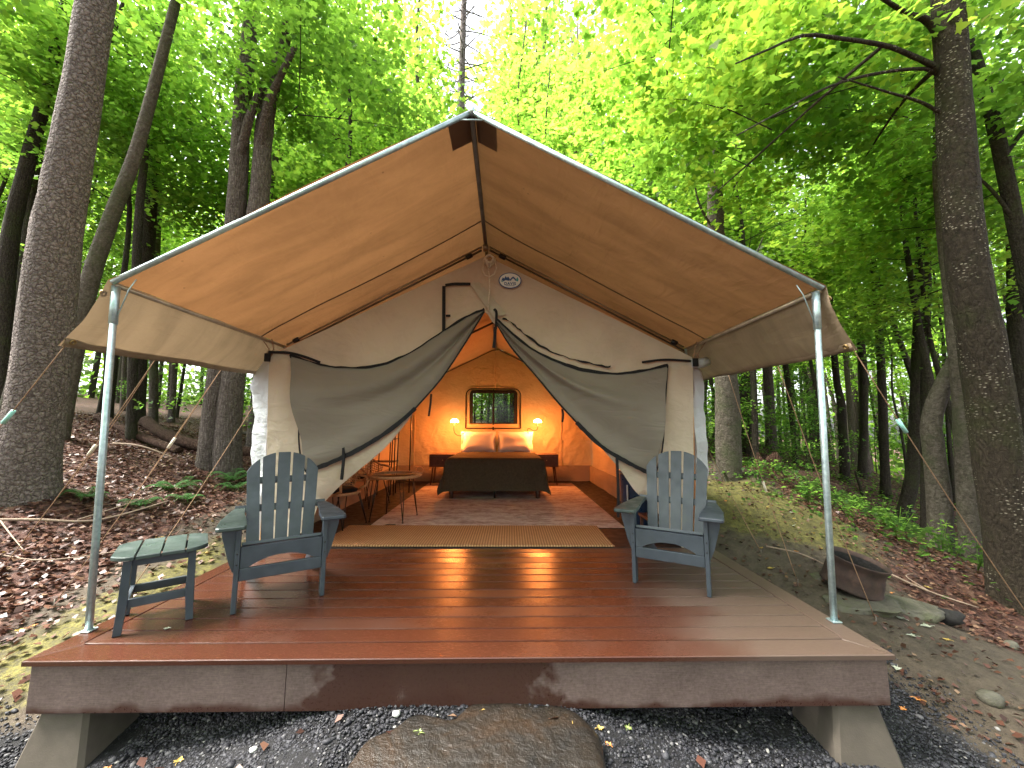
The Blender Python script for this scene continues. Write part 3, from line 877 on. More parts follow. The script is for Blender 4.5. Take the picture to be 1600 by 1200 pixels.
coons('door_flap', M['cream'], [(-1.87, .80), (-1.61, .90), (-1.315, 1.05), (-1.06, 1.20), (-.80, 1.42)], [(-1.74, .40), (-1.55, .61), (-1.35, .785), (-1.06, 1.04), (-.80, 1.37)], 1.91, 0.03, n=24, m=12, seed=3.3, amp=0.035)
coons('door_flap', M['cream'], [(1.787, .76), (1.6, .85), (1.42, .96), (1.234, 1.06)], [(1.76, .44), (1.60, .56), (1.43, .80), (1.234, 1.03)], 1.91, 0.03, n=20, m=12, seed=6.3, amp=0.035)
for x, z0, z1 in ((-1.49, 1.07, .70), (1.385, .92, .32)):
    trim([(x, z0), (x + .005, lerp(z0, z1, .5)), (x - .004, z1)], 1.845, 0.013, 0.02, 'tie_strap')
trim([(-.60, 1.60), (-.605, 1.50), (-.62, 1.36)], 1.90, 0.010, 0.012, 'tie_strap')
trim([(.82, 1.44), (.83, 1.38), (.82, 1.30)], 1.90, 0.010, 0.012, 'tie_strap')

# roof slopes of the tent (under the fly)
def slope(name, xs, x0, z0, x1, z1, y0, y1, mat, seed, amp=0.02, nx_=18, ny_=50, sag=0.0):
    rows = []
    for j in range(ny_ + 1):
        y = lerp(y0, y1, j / ny_)
        row = []
        for i in range(nx_ + 1):
            s = i / nx_
            x = lerp(x0, x1, s); z = lerp(z0, z1, s)
            z += amp * mnoise.noise(Vector((x * 1.1 + seed, y * 1.6, seed))) - sag * math.sin(math.pi * s)
            row.append((x, y, z))
        rows.append(row)
    return MB().sheet(rows)
tpart(slope('r', None, XC, RZ, XL, EZ, TY0 + .004, TY1 - .004, None, 1.0), 'roof_slope', M['inner'])
tpart(slope('r', None, XC, RZ, XR, EZ, TY0 + .004, TY1 - .004, None, 2.0), 'roof_slope', M['inner'])
# side walls
def sidewall(x, seed):
    rows = []
    for j in range(41):
        y = lerp(TY0 + .01, TY1 - .01, j / 40)
        rows.append([(x + 0.03 * mnoise.noise(Vector((y * 2.3, z * 1.2, seed))) * math.sin(math.pi * z / EZ), y, z) for z in np.linspace(0.0, EZ, 16)])
    return MB().sheet(rows)
tpart(sidewall(XL + .02, 3.0), 'side_wall', M['inner'])
tpart(sidewall(XR - .02, 8.0), 'side_wall', M['inner'])
# white outer wall flaps billowing out at each side
def curtain(s, prof, seed):
    zs = np.linspace(0.0, 2.03, 40)
    pz = [p[1] for p in prof][::-1]; px = [p[0] for p in prof][::-1]
    rows = []
    x_in = XL if s < 0 else XR
    for j in range(46):
        t = j / 45
        row = []
        for z in zs:
            xo = float(np.interp(z, pz, px))
            k = min(1.0, t * 9)
            k = k * k * (3 - 2 * k)
            y = 1.93 + 0.10 * k + max(0, t - 1 / 9) * 5.2
            x = lerp(x_in + s * 0.004, xo, k) + s * (0.04 * mnoise.noise(Vector((y * 1.8 + seed, z * 2.6, seed))) + 0.014 * mnoise.noise(Vector((y * 7 + seed, z * 7.0, seed)))) * k
            y += (0.05 * mnoise.noise(Vector((z * 3.1, x * 9, seed))) + 0.03 * mnoise.noise(Vector((z * 8.1, x * 14, seed)))) * (1 - t)
            row.append((x, y, z))
        rows.append(row)
    return MB().sheet(rows)
tpart(curtain(-1, [(-2.40, 2.03), (-2.482, 1.98), (-2.561, 1.86), (-2.632, 1.69), (-2.60, 1.52), (-2.544, 1.36), (-2.575, 1.2), (-2.592, 1.01), (-2.55, .608), (-2.48, 0.0)], 1.1), 'outer_wall_flap', M['white_vinyl'])
tpart(curtain(1, [(2.30, 1.99), (2.38, 1.93), (2.443, 1.80), (2.472, 1.6), (2.44, 1.3), (2.436, 1.16), (2.452, .88), (2.448, .6), (2.41, 0.0)], 7.1), 'outer_wall_flap', M['white_vinyl'])
mb = MB().tube([(XR - .02, 1.90, 1.95), (XR + .10, 1.93, 1.955), (XR + .20, 1.97, 1.985)], [.05, .055, .05], 10)
tpart(mb, 'eave_roll', M['white_vinyl'])
for s, x in ((-1, XL - .01), (1, XR + .015)):
    tpart(MB().box((x, 1.86, 1.985 if s < 0 else 1.955), (.06, .02, .09), .004), 'buckle', M['black_web'])

# rear wall with its window opening
WX0, WX1, WZ0, WZ1 = -0.61, 0.45, 1.31, 2.09
xs = sorted(set(list(np.linspace(XL, XR, 61)) + [WX0, WX1]))
zs_n = 34
rows_v = []
bw = MB()
idx = {}
def rearpt(x, z):
    key = (round(x, 4), round(z, 4))
    if key not in idx:
        idx[key] = len(bw.v)
        near = min(1.0, max(abs(x - (WX0 + WX1) / 2) / .60, abs(z - 1.7) / .5) ** 4)
        cr = 0.025 * math.sin(24 * (abs(x) - 1.0) - 14 * z) * math.exp(-((abs(x) - 1.45) / .5) ** 2) * math.exp(-((z - .75) / .5) ** 2)
        bw.v.append((x, TY1 + (wr(x, z, 6.6, 0.035) + cr) * near, z))
    return idx[key]
cols = []
for x in xs:
    zt = roof_z(x)
    zz = sorted(set(list(np.linspace(0, WZ0, 16)) + list(np.linspace(WZ0, WZ1, 9)) + [WZ1]))
    zz = [z for z in zz if z < zt - .01]
    if zt > WZ1: zz += list(np.linspace(WZ1, zt, 10))[1:]
    else: zz.append(zt)
    cols.append((x, zz))
for i in range(len(cols) - 1):
    xa, za = cols[i]; xb, zb = cols[i + 1]
    for j in range(min(len(za), len(zb)) - 1):
        zc = (za[j] + za[j + 1]) / 2
        if WX0 - 1e-6 <= (xa + xb) / 2 <= WX1 + 1e-6 and WZ0 < zc < WZ1: continue
        bw.f.append((rearpt(xa, za[j]), rearpt(xb, zb[j]), rearpt(xb, zb[j + 1]), rearpt(xa, za[j + 1]))); bw.sm.append(True)
    la, lb = len(za), len(zb)
    if la != lb:
        m_ = min(la, lb)
        if la > lb:
            for j in range(m_ - 1, la - 1): bw.f.append((rearpt(xa, za[j]), rearpt(xb, zb[-1]), rearpt(xa, za[j + 1]))); bw.sm.append(True)
        else:
            for j in range(m_ - 1, lb - 1): bw.f.append((rearpt(xa, za[-1]), rearpt(xb, zb[j]), rearpt(xb, zb[j + 1]))); bw.sm.append(True)
tpart(bw, 'rear_wall', M['inner'])
win = tpart(MB().box(((WX0 + WX1) / 2, TY1, (WZ0 + WZ1) / 2), (WX1 - WX0, .004, WZ1 - WZ0)), 'window', M['pane'])
def loop_tape(x0, x1, z0, z1, r, y, w, name, parent):
    pts = []
    for cx, cz, a0 in ((x1 - r, z1 - r, 0), (x0 + r, z1 - r, 90), (x0 + .02, z0 + .02, 180), (x1 - .02, z0 + .02, 270)):
        rr = r if cz > (z0 + z1) / 2 else .02
        for k in range(6):
            a = R(a0 + 90 * k / 5)
            pts.append((cx + rr * math.cos(a), cz + rr * math.sin(a)))
    pts.append(pts[0])
    mb = MB(); rows = []
    n = len(pts)
    for i, p in enumerate(pts):
        a = Vector(pts[i - 1 if i > 0 else n - 2]); b = Vector(pts[i + 1 if i < n - 1 else 1])
        d = (b - a).normalized(); nn = Vector((-d.y, d.x)); p = Vector(p)
        a1, a2 = p + nn * w, p - nn * w
        rows.append([(a1.x, y, a1.y), (a2.x, y, a2.y), (a2.x, y - .012, a2.y), (a1.x, y - .012, a1.y)])
    mb.sheet(rows, False, None, True)
    o = mb.build(name, M['black_web'], parent)
    return o
loop_tape(WX0, WX1, WZ0, WZ1, .06, TY1 - .01, .040, 'window_frame', win)
loop_tape(-.735, .565, 1.22, 2.16, .16, TY1 - .028, .012, 'window_zip', win)
mz = MB().box((-.085, TY1 - .03, 1.66), (.034, .012, 0.96)); o = mz.build('window_zip', M['black_web'], win)
rows = []
for i in range(21):
    x = lerp(-.70, .53, i / 20)
    rows.append([(x, TY1 - .02, 1.235), (x, TY1 - .05 - .012 * math.sin(i * 1.3), 1.28), (x, TY1 - .022, 1.325)])
tpart(MB().sheet(rows), 'window_flap', M['inner'])
# seams on the rear wall, sod cloth band round the foot of the walls
for x in (-1.92, 1.52):
    tpart(MB().tube([(x, TY1 - .028 + wr(x, z, 6.6, .02), z) for z in np.linspace(0.25, roof_z(x) - .05, 24)], .009, 5), 'seam', M['inner'])
for z in (1.345,):
    pass
tpart(MB().tube([(x, TY1 - .02, roof_z(x) - .03) for x in np.linspace(XL + .05, XR - .05, 30)], .012, 6), 'seam', M['patch'])
tpart(MB().tube([(XC - .02, TY1 - .03, z) for z in np.linspace(2.2, 3.05, 8)], .008, 5), 'seam', M['inner'])
def band(x0, y0, x1, y1, off, seed):
    rows = []
    for i in range(33):
        t = i / 32
        x = lerp(x0, x1, t); y = lerp(y0, y1, t)
        r = []
        for h in np.linspace(0.0, 0.36, 7):
            d = 0.03 * mnoise.noise(Vector((t * 9 + seed, h * 3, seed))) + 0.10 * max(0, 0.12 - h)
            r.append((x + off[0] * (.035 + d), y + off[1] * (.035 + d), h + 0.006))
        rows.append(r)
    return MB().sheet(rows)
tpart(band(XL + .05, TY1 - .03, XR - .05, TY1 - .03, (0, -1), 2.0), 'sod_cloth', M['sod'])
tpart(band(XL + .05, TY0 + .3, XL + .05, TY1 - .05, (1, 0), 4.0), 'sod_cloth', M['sod'])
tpart(band(XR - .05, TY0 + .3, XR - .05, TY1 - .05, (-1, 0), 6.0), 'sod_cloth', M['sod'])
# floor of the tent
tpart(MB().box((XC, 1.893 + 2.53, -.0165), (4.62, 5.06, .033), .003), 'tent_floor', M['floor_dark'])
# inner frame
fr = MB()
fr.tube([(XC, TY0 + .05, RZ - .06), (XC, TY1 - .05, RZ - .06)], .021)
tpart(fr, 'ridge_pole', M['dark_pipe'])
for y in (2.05, 4.4):
    for xe, s in ((XL + .06, -1), (XR - .06, 1)):
        tpart(MB().tube([(XC, y, RZ - .08), (xe, y, EZ - .05), (xe, y, 0.0)] if y > 3 else [(XC, y, RZ - .10), (xe, y, EZ - .07)], .019), 'rafter', M['dark_pipe'])
tpart(MB().tube([(1.31, 3.3, 0.0), (1.31, 3.3, 0.02)], .02), 'pole_foot', M['black_metal']) if False else None
# printed badge
badge = tpart(MB().prism([(0.25 + .128 * math.cos(2 * math.pi * k / 40), 2.87 + .092 * math.sin(2 * math.pi * k / 40)) for k in range(40)], .004, Matrix.Translation((0, 1.868, 0))), 'badge', M['badge_blue'])
def bpart(mb, name, mat):
    return mb.build(name, mat, badge)
bpart(MB().prism([(0.25 + .117 * math.cos(2 * math.pi * k / 40), 2.87 + .082 * math.sin(2 * math.pi * k / 40)) for k in range(40)], .004, Matrix.Translation((0, 1.865, 0))), 'badge_field', M['badge_white'])
bpart(MB().prism([(.155, 2.872), (.17, 2.905), (.185, 2.89), (.20, 2.92), (.215, 2.90), (.228, 2.915), (.25, 2.885), (.24, 2.865), (.2, 2.873), (.18, 2.86)], .003, Matrix.Translation((0, 1.8615, 0))), 'badge_mountains', M['badge_blue'])
bpart(MB().prism([(.243, 2.868), (.262, 2.898), (.285, 2.915), (.31, 2.893), (.322, 2.868), (.305, 2.868), (.298, 2.884), (.284, 2.894), (.268, 2.882), (.262, 2.868)], .003, Matrix.Translation((0, 1.8612, 0))), 'badge_tent', M['badge_blue'])
bpart(MB().prism([(.318, 2.885), (.332, 2.91), (.345, 2.88), (.338, 2.858), (.32, 2.862)], .003, Matrix.Translation((0, 1.8610, 0))), 'badge_trees', M['badge_teal'])
bpart(MB().prism([(.152, 2.868), (.175, 2.857), (.172, 2.85), (.15, 2.858)], .003, Matrix.Translation((0, 1.8608, 0))), 'badge_trees', M['badge_teal'])
tx = bpy.data.curves.new('lettering', 'FONT')
tx.body = 'DAVIS'; tx.size = 0.044; tx.align_x = 'CENTER'; tx.extrude = 0.0012; tx.offset = 0.0012; tx.space_character = 1.12
to = bpy.data.objects.new('lettering_curve', tx); COL.objects.link(to)
bpy.context.view_layer.update()
_lm = bpy.data.meshes.new_from_object(to)
bpy.data.objects.remove(to)
to = link('lettering', _lm, M['badge_blue'], badge)
to.location = (.25, 1.8605, 2.818); to.rotation_euler = (math.pi / 2, 0, 0)
bpart(MB().prism([(.20, 2.810), (.30, 2.810), (.30, 2.806), (.20, 2.806)], .002, Matrix.Translation((0, 1.8606, 0))), 'badge_rule', M['badge_blue'])
# coil of rope at the peak
rp = thing('rope_coil', 'off white rope coiled under the ridge above the doorway', 'rope', (0.02, 1.84, 3.09))
mb = MB()
for k in range(5):
    a0 = k * 1.3
    mb.tube([(0.062 * math.cos(a) * (1 - .08 * k), -.012 * k + .006 * math.sin(3 * a), 0.052 * math.sin(a) * (1 - .06 * k)) for a in np.linspace(a0, a0 + 6.28, 22)], .011, 6)
mb.build('coil', M['white_rope'], rp)
mb = MB().tube([(-.055, -.03, -.03), (-.075, -.03, -.12), (-.05, -.03, -.18), (0, -.035, -.205), (.055, -.03, -.17), (.08, -.03, -.10), (.06, -.03, -.02)], .0075, 6)
mb.tube([(-.03, -.03, .0), (-.015, -.035, -.09), (.005, -.035, -.1), (.03, -.03, .0)], .010, 6)
mb.build('loop', M['white_rope'], rp)
MB().tube([(-.01, -.03, -.08), (0, -.03, -.2), (.004, -.025, -.35), (-.006, -.02, -.47), (-.012, .0, -.58)], .0065, 6).build('loose_end', M['white_rope'], rp)

# ================================================================== FLY
fly = thing('rain_fly', 'wide tan canvas rain fly on galvanised poles over tent and deck', 'canopy', (0, 0.3, 0))
fly_inv = Matrix.Translation((0, -0.3, 0))
def fpart(mb, name, mat):
    o = mb.build(name, mat, fly); o.matrix_parent_inverse = fly_inv; return o
FY0, FY1, FYF = 0.245, 7.25, 2.22
FRX, FRZ = -0.045, 3.505
ELX, ERX, FEZ = -2.44, 2.40, 2.215
def fly_pt(s, y, side, seed):
    """s: 0 ridge .. 1 eave"""
    xe = ELX if side < 0 else ERX
    x = lerp(FRX, xe, s); z = lerp(FRZ, FEZ, s)
    span = (y - FY0) / (FYF - FY0)
    inb = math.sin(math.pi * min(1, max(0, span))) if span < 1 else 0.5 * math.sin(math.pi * min(1, (y - FYF) / 2.2))
    z -= 0.035 * inb * math.sin(math.pi * s)
    # tension wrinkles running along the slope
    e = math.sin(math.pi * s) ** .5 if 0 < s < 1 else 0
    z += e * (0.034 * mnoise.noise(Vector((s * 1.6 + seed, y * 2.6 - s * 1.5, seed))) + 0.016 * mnoise.noise(Vector((s * 3 + seed, y * 8 - 3 * s, seed * 2))) * s)
    z += 0.012 * math.exp(-((s - .93) / .06) ** 2) * math.sin(y * 9 + seed)
    return Vector((x, y, z))
for side in (-1, 1):
    rows = []
    for j in range(121):
        y = lerp(FY0, FY1, (j / 120) ** 1.25)
        rows.append([fly_pt(i / 40, y, side, 3.0 if side < 0 else 11.0) for i in range(41)])
    fpart(MB().sheet(rows), 'roof_panel', M['fly'])
    # valance hanging outside the eave pipe
    rows = []
    xe = ELX if side < 0 else ERX
    xo0, xo1 = (-2.69, -2.76) if side < 0 else (2.56, 2.78)
    for j in range(91):
        t = (j / 90) ** 1.25
        y = lerp(FY0, FY1, t)
        tt = min(1, (y - FY0) / 2.1)
        xo = lerp(xo0, xo1, tt); zo = lerp(1.765, 1.865, tt) - 0.012 * abs(math.sin((y - FY0) * math.pi / 1.02))
        row = []
        for i in range(15):
            s = i / 14
            x = lerp(xe, xo, s) ; z = lerp(FEZ, zo, s)
            b = 0.028 * math.sin(math.pi * s)
            w = 0.022 * mnoise.noise(Vector((y * 2.2 + s * 2.5, s * 1.2, side * 5.0))) * math.sin(math.pi * min(1, s * 1.0)) 
            corner = math.exp(-(y - FY0) / .22)
            w += corner * 0.022 * math.sin(s * 1 + 22 * (y - FY0)) * s
            row.append((x - side * (b) + side * w, y, z - b * .2))
        rows.append(row)
    fpart(MB().sheet(rows), 'valance', M['flap'])
    # hem and corner grommets
    pts = []
    for j in range(40):
        y = lerp(FY0, FY1, (j / 39) ** 1.25); tt = min(1, (y - FY0) / 2.1)
        pts.append((lerp(xo0, xo1, tt), y, lerp(1.765, 1.865, tt) - 0.012 * abs(math.sin((y - FY0) * math.pi / 1.02))))
    rows = [[(p[0] - side * .002, p[1], p[2]), (p[0] - side * .004 - side * .012, p[1], p[2] + .024), (p[0] - side * .02, p[1], p[2] + .05), (p[0] - side * .030, p[1], p[2] + .05), (p[0] - side * .012, p[1], p[2] - .003)] for p in pts]
    fpart(MB().sheet(rows, True, None, True), 'hem', M['flap'])
    for y, z in ((FY0 + .045, 1.795), (FY0 + .02, 2.13)):
        x = xo0 - side * .018 if z < 2 else lerp(xe, xo0, .2)
        Mx = Matrix.Translation((x - side * .006, y, z)) @ Matrix.Rotation(R(side * 62), 4, 'Y')
        fpart(MB().lathe([(.009, .004), (.018, .006), (.020, 0), (.018, -.006), (.009, -.004), (.009, .004)], 14, Mx), 'grommet', M['brass'])
    # seam between fabric widths
    pts = [fly_pt(s, 1.72 + .12 * s + .02 * math.sin(s * 7), side, 3.0 if side < 0 else 11.0) + Vector((0, 0, -.006)) for s in np.linspace(0.0, 1.0, 40)]
    fpart(MB().tube(pts, .0065, 5), 'seam', M['patch'])
    # reinforcing patch beside the peak
    rows = []
    for j in range(7):
        y = lerp(FY0 + .02, FY0 + .30, j / 6)
        rows.append([fly_pt(s, y, side, 3.0 if side < 0 else 11.0) + Vector((0, 0, -.006)) for s in np.linspace(0.01, 0.072, 6)])
    fpart(MB().sheet(rows), 'ridge_patch', M['patch'])
    # front rafter pipe
    a = Vector((FRX, FY0 + .012, FRZ - .022)); b = Vector((xe - side * .01, FY0 + .02, FEZ - .012))
    fpart(MB().tube([a, a.lerp(b, .5), b], .0185, 12), 'front_rafter', M['galv'])
    # eave pipe
    fpart(MB().tube([(xe - side * .012, FY0 + .03, FEZ - .026), (xe - side * .012, FY1 - .1, FEZ - .026)], .017, 10), 'eave_pipe', M['tan_pipe'])
    # inner doubled rafter with black sleeves
    for dz, mt in ((0.0, M['tan_pipe']), (-.040, M['dark_pipe'])):
        a = Vector((FRX + side * .05, FYF, FRZ - .075 + dz)); b = Vector((xe - side * .06, FYF + .02, FEZ - .01 + dz))
        fpart(MB().tube([a, b], .013, 8), 'inner_rafter', mt)
    a = Vector((FRX, FYF, FRZ - .09)); b = Vector((xe - side * .02, FYF + .02, FEZ - .03))
    for t0, t1 in ((.07, .10), (.925, .95)):
        fpart(MB().tube([a.lerp(b, t0), a.lerp(b, t1)], .029, 10), 'sleeve', M['black_metal'])
    fpart(MB().tube([(xe - side * .03, FYF + .03, 0.0), (xe - side * .03, FYF + .03, FEZ - .03)], .016, 10), 'rear_pole', M['galv'])
    # front upright with a joint sleeve, a bent hook and a foot
    base = Vector((-2.335, .285, 0.0)) if side < 0 else Vector((2.335, .345, 0.0))
    top = Vector((xe - side * .005 + (0.0 if side < 0 else -.03), FY0 + .05, FEZ - .03))
    pole = fpart(MB().tube([base, base.lerp(top, .5), top], .0195, 12), 'front_pole', M['galv'])
    o = MB().tube([base.lerp(top, .88), base.lerp(top, 1.0)], .0245, 12).build('joint_sleeve', M['galv'], pole)
    o = MB().tube([base.lerp(top, .9) - Vector((side * .02, 0, 0)), top + Vector((-side * .09, 0, -.02)), top + Vector((-side * .13, 0, .05))], .004, 6).build('hook', M['galv'], pole)
    o = MB().box(tuple(base + Vector((0, 0, .006))), (.06, .06, .008), .002).build('foot_plate', M['galv'], pole)
fpart(MB().tube([(FRX, FY0 + .03, FRZ - .045), (FRX, FY1 - .05, FRZ - .045)], .021, 10), 'ridge_pole', M['dark_pipe'])
fpart(MB().tube([(FRX - .085, FY0 + .012, FRZ - .082), (FRX + .085, FY0 + .012, FRZ - .082)], .006, 6), 'cross_pin', M['galv'])
fpart(MB().tube([(FRX, FY0 - .01, FRZ - .018), (FRX, FY0 + .07, FRZ - .018)], .024, 12), 'peak_fitting', M['galv'])
fpart(MB().tube([(FRX, FYF - .05, FRZ - .085), (FRX, FYF + .05, FRZ - .085)], .035, 10), 'ridge_fitting', M['tan_pipe'])

# ---- guy ropes, each tied from the fly down to its peg
def guy(pts, label, tens=None, double=False, loc=None, tcol='mint'):
    t = thing('guy_rope', label, 'rope', tuple(pts[-1]), 0, 'guy ropes of the rain fly')
    inv = Matrix.Translation(-Vector(pts[-1]))
    mb = MB()
    a, b = Vector(pts[0]), Vector(pts[-1])
    L = [a.lerp(b, k / 10) + Vector((0, 0, -0.05 * math.sin(math.pi * k / 10))) for k in range(11)]
    mb.tube(L, .0036, 6)
    if double:
        side = (b - a).cross(Vector((0, 0, 1))).normalized() * .03
        mb.tube([p + side * math.sin(math.pi * min(1, k / 6)) + Vector((0, 0, .02 * math.sin(math.pi * min(1, k / 6)))) for k, p in enumerate(L[:7])], .003, 6)
    o = mb.build('line', M['rope'], t); o.matrix_parent_inverse = inv
    if tens is not None:
        c = a.lerp(b, tens); d = (b - a).normalized()
        k = tens * 10
        c = c + Vector((0, 0, -0.05 * math.sin(math.pi * tens)))
        o = MB().tube([c - d * .055, c + d * .055], .0125, 8).build('tensioner', M[tcol], t); o.matrix_parent_inverse = inv
    d = Vector((0, 0, 1))
    o = MB().tube([b + Vector((0, 0, .035)), b + Vector((0, 0, -.12))], [.007, .004], 6).build('peg', M['dark_pipe'], t); o.matrix_parent_inverse = inv
    return t
def onground(x, y): return (x, y, gz(x, y) + .01)
guy([(-2.69, .27, 1.77), onground(-4.4, .6)], 'tan guy rope with a mint tensioner crossing the big pine trunk', .23)
guy([(-2.72, .95, 1.79), onground(-4.2, 1.3)], 'doubled tan guy rope with a pale tensioner running down behind the left pole', .38, True, tcol='white_rope')
guy([(-2.75, 1.75, 1.85), onground(-3.5, 1.15)], 'tan guy rope slanting down in front of the twin maple trunks', .35, True, tcol='white_rope')
guy([(-2.76, 2.6, 1.86), onground(-3.05, 1.3)], 'tan guy rope pegged among the ferns behind the left chair', None)
guy([(2.57, .27, 1.77), onground(4.4, .7)], 'tan guy rope with a mint tensioner running down before the flecked dark trunk', .20)
guy([(2.68, 1.15, 1.80), onground(3.4, 1.2)], 'thin tan guy rope passing in front of the rusty fire ring', None)
guy([(2.78, 2.1, 1.86), onground(3.15, 1.75)], 'doubled tan guy rope with a pale tensioner right of the hollow trunk', .55, True, tcol='white_rope')
guy([(2.78, 3.4, 1.86), onground(3.15, 2.3)], 'tan guy rope pegged at the foot of the hollow trunk', None)
for side, x0, x1, yb in ((-1, -2.40, -2.36, 1.88), (1, 2.36, 2.29, 1.88)):
    t = thing('tie_cord', 'tan cord tying the %s tent corner up to the eave pipe %s' % (('buckled', 'beside the left screen') if side < 0 else ('rolled', 'above the right chair')), 'cord', (x1, yb, 2.0), 0, 'cords tying the tent to the fly')
    mb = MB()
    for dx in (-.02, .03):
        mb.tube([(dx * .3, 0, 0.0), (dx + .02, .0, .08), (x0 - x1 + dx * 2, -.0 - .05 * side * 0, .19)], .006, 6)
    mb.tube([(0.01 + .03 * math.cos(a), .0, .03 + .03 * math.sin(a)) for a in np.linspace(0, 6.28, 12)], .006, 6)
    mb.build('cord', M['rope'], t)

LAMP_W = 20.0
# ================================================================== FURNITURE ON THE DECK
def make_adirondack(label):
    t = thing('adirondack_chair', label, 'chair', (0, 0, 0), 0, 'slate grey slatted garden chairs on the deck')
    P = M['poly']
    for s in (-1, 1):
        MB().box((s * .268, 0.0, .28), (.030, .088, .56), .006).build('leg', P, t)
        # tapered bracket under the arm, outside the leg
        MB().prism([(s * .284, .56), (s * .368, .56), (s * .362, .50), (s * .318, .33), (s * .292, .26), (s * .284, .255)], .028, Matrix.Translation((0, 0.0, 0)), .004).build('arm_bracket', P, t)
        # side rail from the seat front down to the rear foot
        rail = [(-.03, .425), (-.03, .29), (.30, .17), (.74, 0.0), (.83, 0.0), (.80, .06), (.45, .235), (.10, .40)]
        MB().prism([(y, z) for y, z in rail], .030, Matrix.Translation((s * .235, 0, 0)) @ Matrix.Rotation(R(90), 4, 'Z'), .004).build('side_rail', P, t)
        # paddle arm
        pl = [(.225, -.135), (.238, -.150), (.375, -.150), (.392, -.138), (.396, -.10), (.390, .15), (.345, .46), (.325, .545), (.262, .545), (.252, .30), (.228, .05)]
        pl = [(s * a, b) for a, b in pl]
        Mx = Matrix.Translation((0, 0, .574)) @ Matrix(((1, 0, 0, 0), (0, 0, 1, 0), (0, 1, 0, 0), (0, 0, 0, 1)))
        arm = MB().prism(pl, .028, Mx, .007).build('arm', M['poly_green'] if s < 0 else P, t)
        for zz in (.385, .315):
            o = MB().tube([(s * .268, -.047, zz - .0), (s * .268, -.0435, zz)], .006, 6).build('screw', M['black_metal'], t)
    # arched front apron and lower stretcher
    arch = [(-.252, .425), (-.252, .285)]
    for k in range(17):
        x = lerp(-.205, .205, k / 16)
        arch.append((x, .285 + .062 * math.cos(math.pi * x / .41) ** .8 if abs(x) < .2049 else .285))
    arch += [(.252, .285), (.252, .425)]
    MB().prism(arch, .026, Matrix.Translation((0, -.022, 0)), .004).build('apron', P, t)
    MB().box((0, -.022, .242), (.504, .026, .082), .005).build('stretcher', P, t)
    # seat slats
    for k in range(6):
        y = .005 + .078 * k; z = .428 - .024 * k - .0009 * k * k * 3
        MB().box((0, 0, 0), (.50 - .012 * (k > 3), .070, .022), .005, Matrix.Translation((0, y + .02, z)) @ Matrix.Rotation(R(-19), 4, 'X')).build('seat_slat', P, t)
    # fanned back
    Mb = Matrix.Translation((0, .43, .285)) @ Matrix.Rotation(R(-24.5), 4, 'X')
    tops = []
    Rr, c0 = .318, .485
    for k in range(5):
        xb = (k - 2) * .0945; xt = (k - 2) * .117
        wb, wt = .043, .0485
        def edge(sg, h):  # x on the slat edge at height h
            return lerp(xb + sg * wb, xt + sg * wt, h / .8)
        out = [(edge(-1, 0), 0), (edge(-1, .35), .35)]
        n = 8
        for i in range(n + 1):
            q = i / n
            x = lerp(xt - wt, xt + wt, q)
            h = c0 + math.sqrt(max(0.0, Rr ** 2 - (x) ** 2))
            h = min(h, .80)
            # follow the fanned edges
            x = lerp(edge(-1, h), edge(1, h), q)
            out.append((x, h))
        out += [(edge(1, .35), .35), (edge(1, 0), 0)]
        MB().prism(out[::-1], .022, Mb, .004).build('back_slat', P, t)
    MB().box((0, .026, .56), (.50, .028, .055), .004, Mb).build('back_rail', P, t)
    MB().box((0, .026, .325), (.66, .030, .055), .004, Mb).build('back_rail', P, t)
    MB().box((0, .026, .03), (.46, .030, .06), .004, Mb).build('back_rail', P, t)
    return t
chair = make_adirondack('slate grey slatted garden chair beside the green-topped side table')
chair.location = (-1.395, .655, 0.0015); chair.rotation_euler = (0, 0, R(31.5))
dup(chair, (1.50, .872, 0.0015), R(-30), 'slate grey slatted garden chair in front of the right tent screen, near the fire ring')

st = thing('side_table', 'small slatted side table with green-grey top at the deck edge', 'table', (-2.075, .455, 0.0015), R(37.5))
tops = []
W2, D2 = .232, .222
for k in range(4):
    x0 = -W2 + k * (2 * W2 + .008) / 4; x1 = x0 + (2 * W2 + .008) / 4 - .009
    def arc(x, s):   # rounded plan outline
        e = min(1, max(0, (abs(x) - .13) / (W2 - .13)))
        return s * (D2 - .075 * e ** 2.2)
    out = [(lerp(x0, x1, i / 6), arc(lerp(x0, x1, i / 6), -1)) for i in range(7)] + [(lerp(x1, x0, i / 6), arc(lerp(x1, x0, i / 6), 1)) for i in range(7)]
    Mx = Matrix.Translation((0, 0, .447)) @ Matrix(((1, 0, 0, 0), (0, 0, 1, 0), (0, 1, 0, 0), (0, 0, 0, 1)))
    MB().prism(out, .026, Mx, .005).build('top_slat', M['poly_green'], st)
for sx in (-1, 1):
    for sy in (-1, 1):
        Mx = Matrix(((1, 0, 0, 0), (0, 1, 0, 0), (0, 0, 1, 0), (0, 0, 0, 1)))
        prof = [(sx * .185, 0.0), (sx * .147, 0.0), (sx * .135, .15), (sx * .133, .433), (sx * .172, .433), (sx * .178, .15)]
        MB().prism(prof, .030, Matrix.Translation((0, sy * .165, 0)), .003).build('leg', M['poly'], st)
for sy in (-1, 1):
    MB().box((0, sy * .139, .165), (.315, .022, .052), .004).build('stretcher', M['poly'], st)
    MB().box((0, sy * .139, .408), (.300, .022, .05), .004).build('apron', M['poly'], st)
for sx in (-1, 1):
    MB().box((sx * .142, 0, .165), (.022, .255, .052), .004).build('stretcher', M['poly'], st)

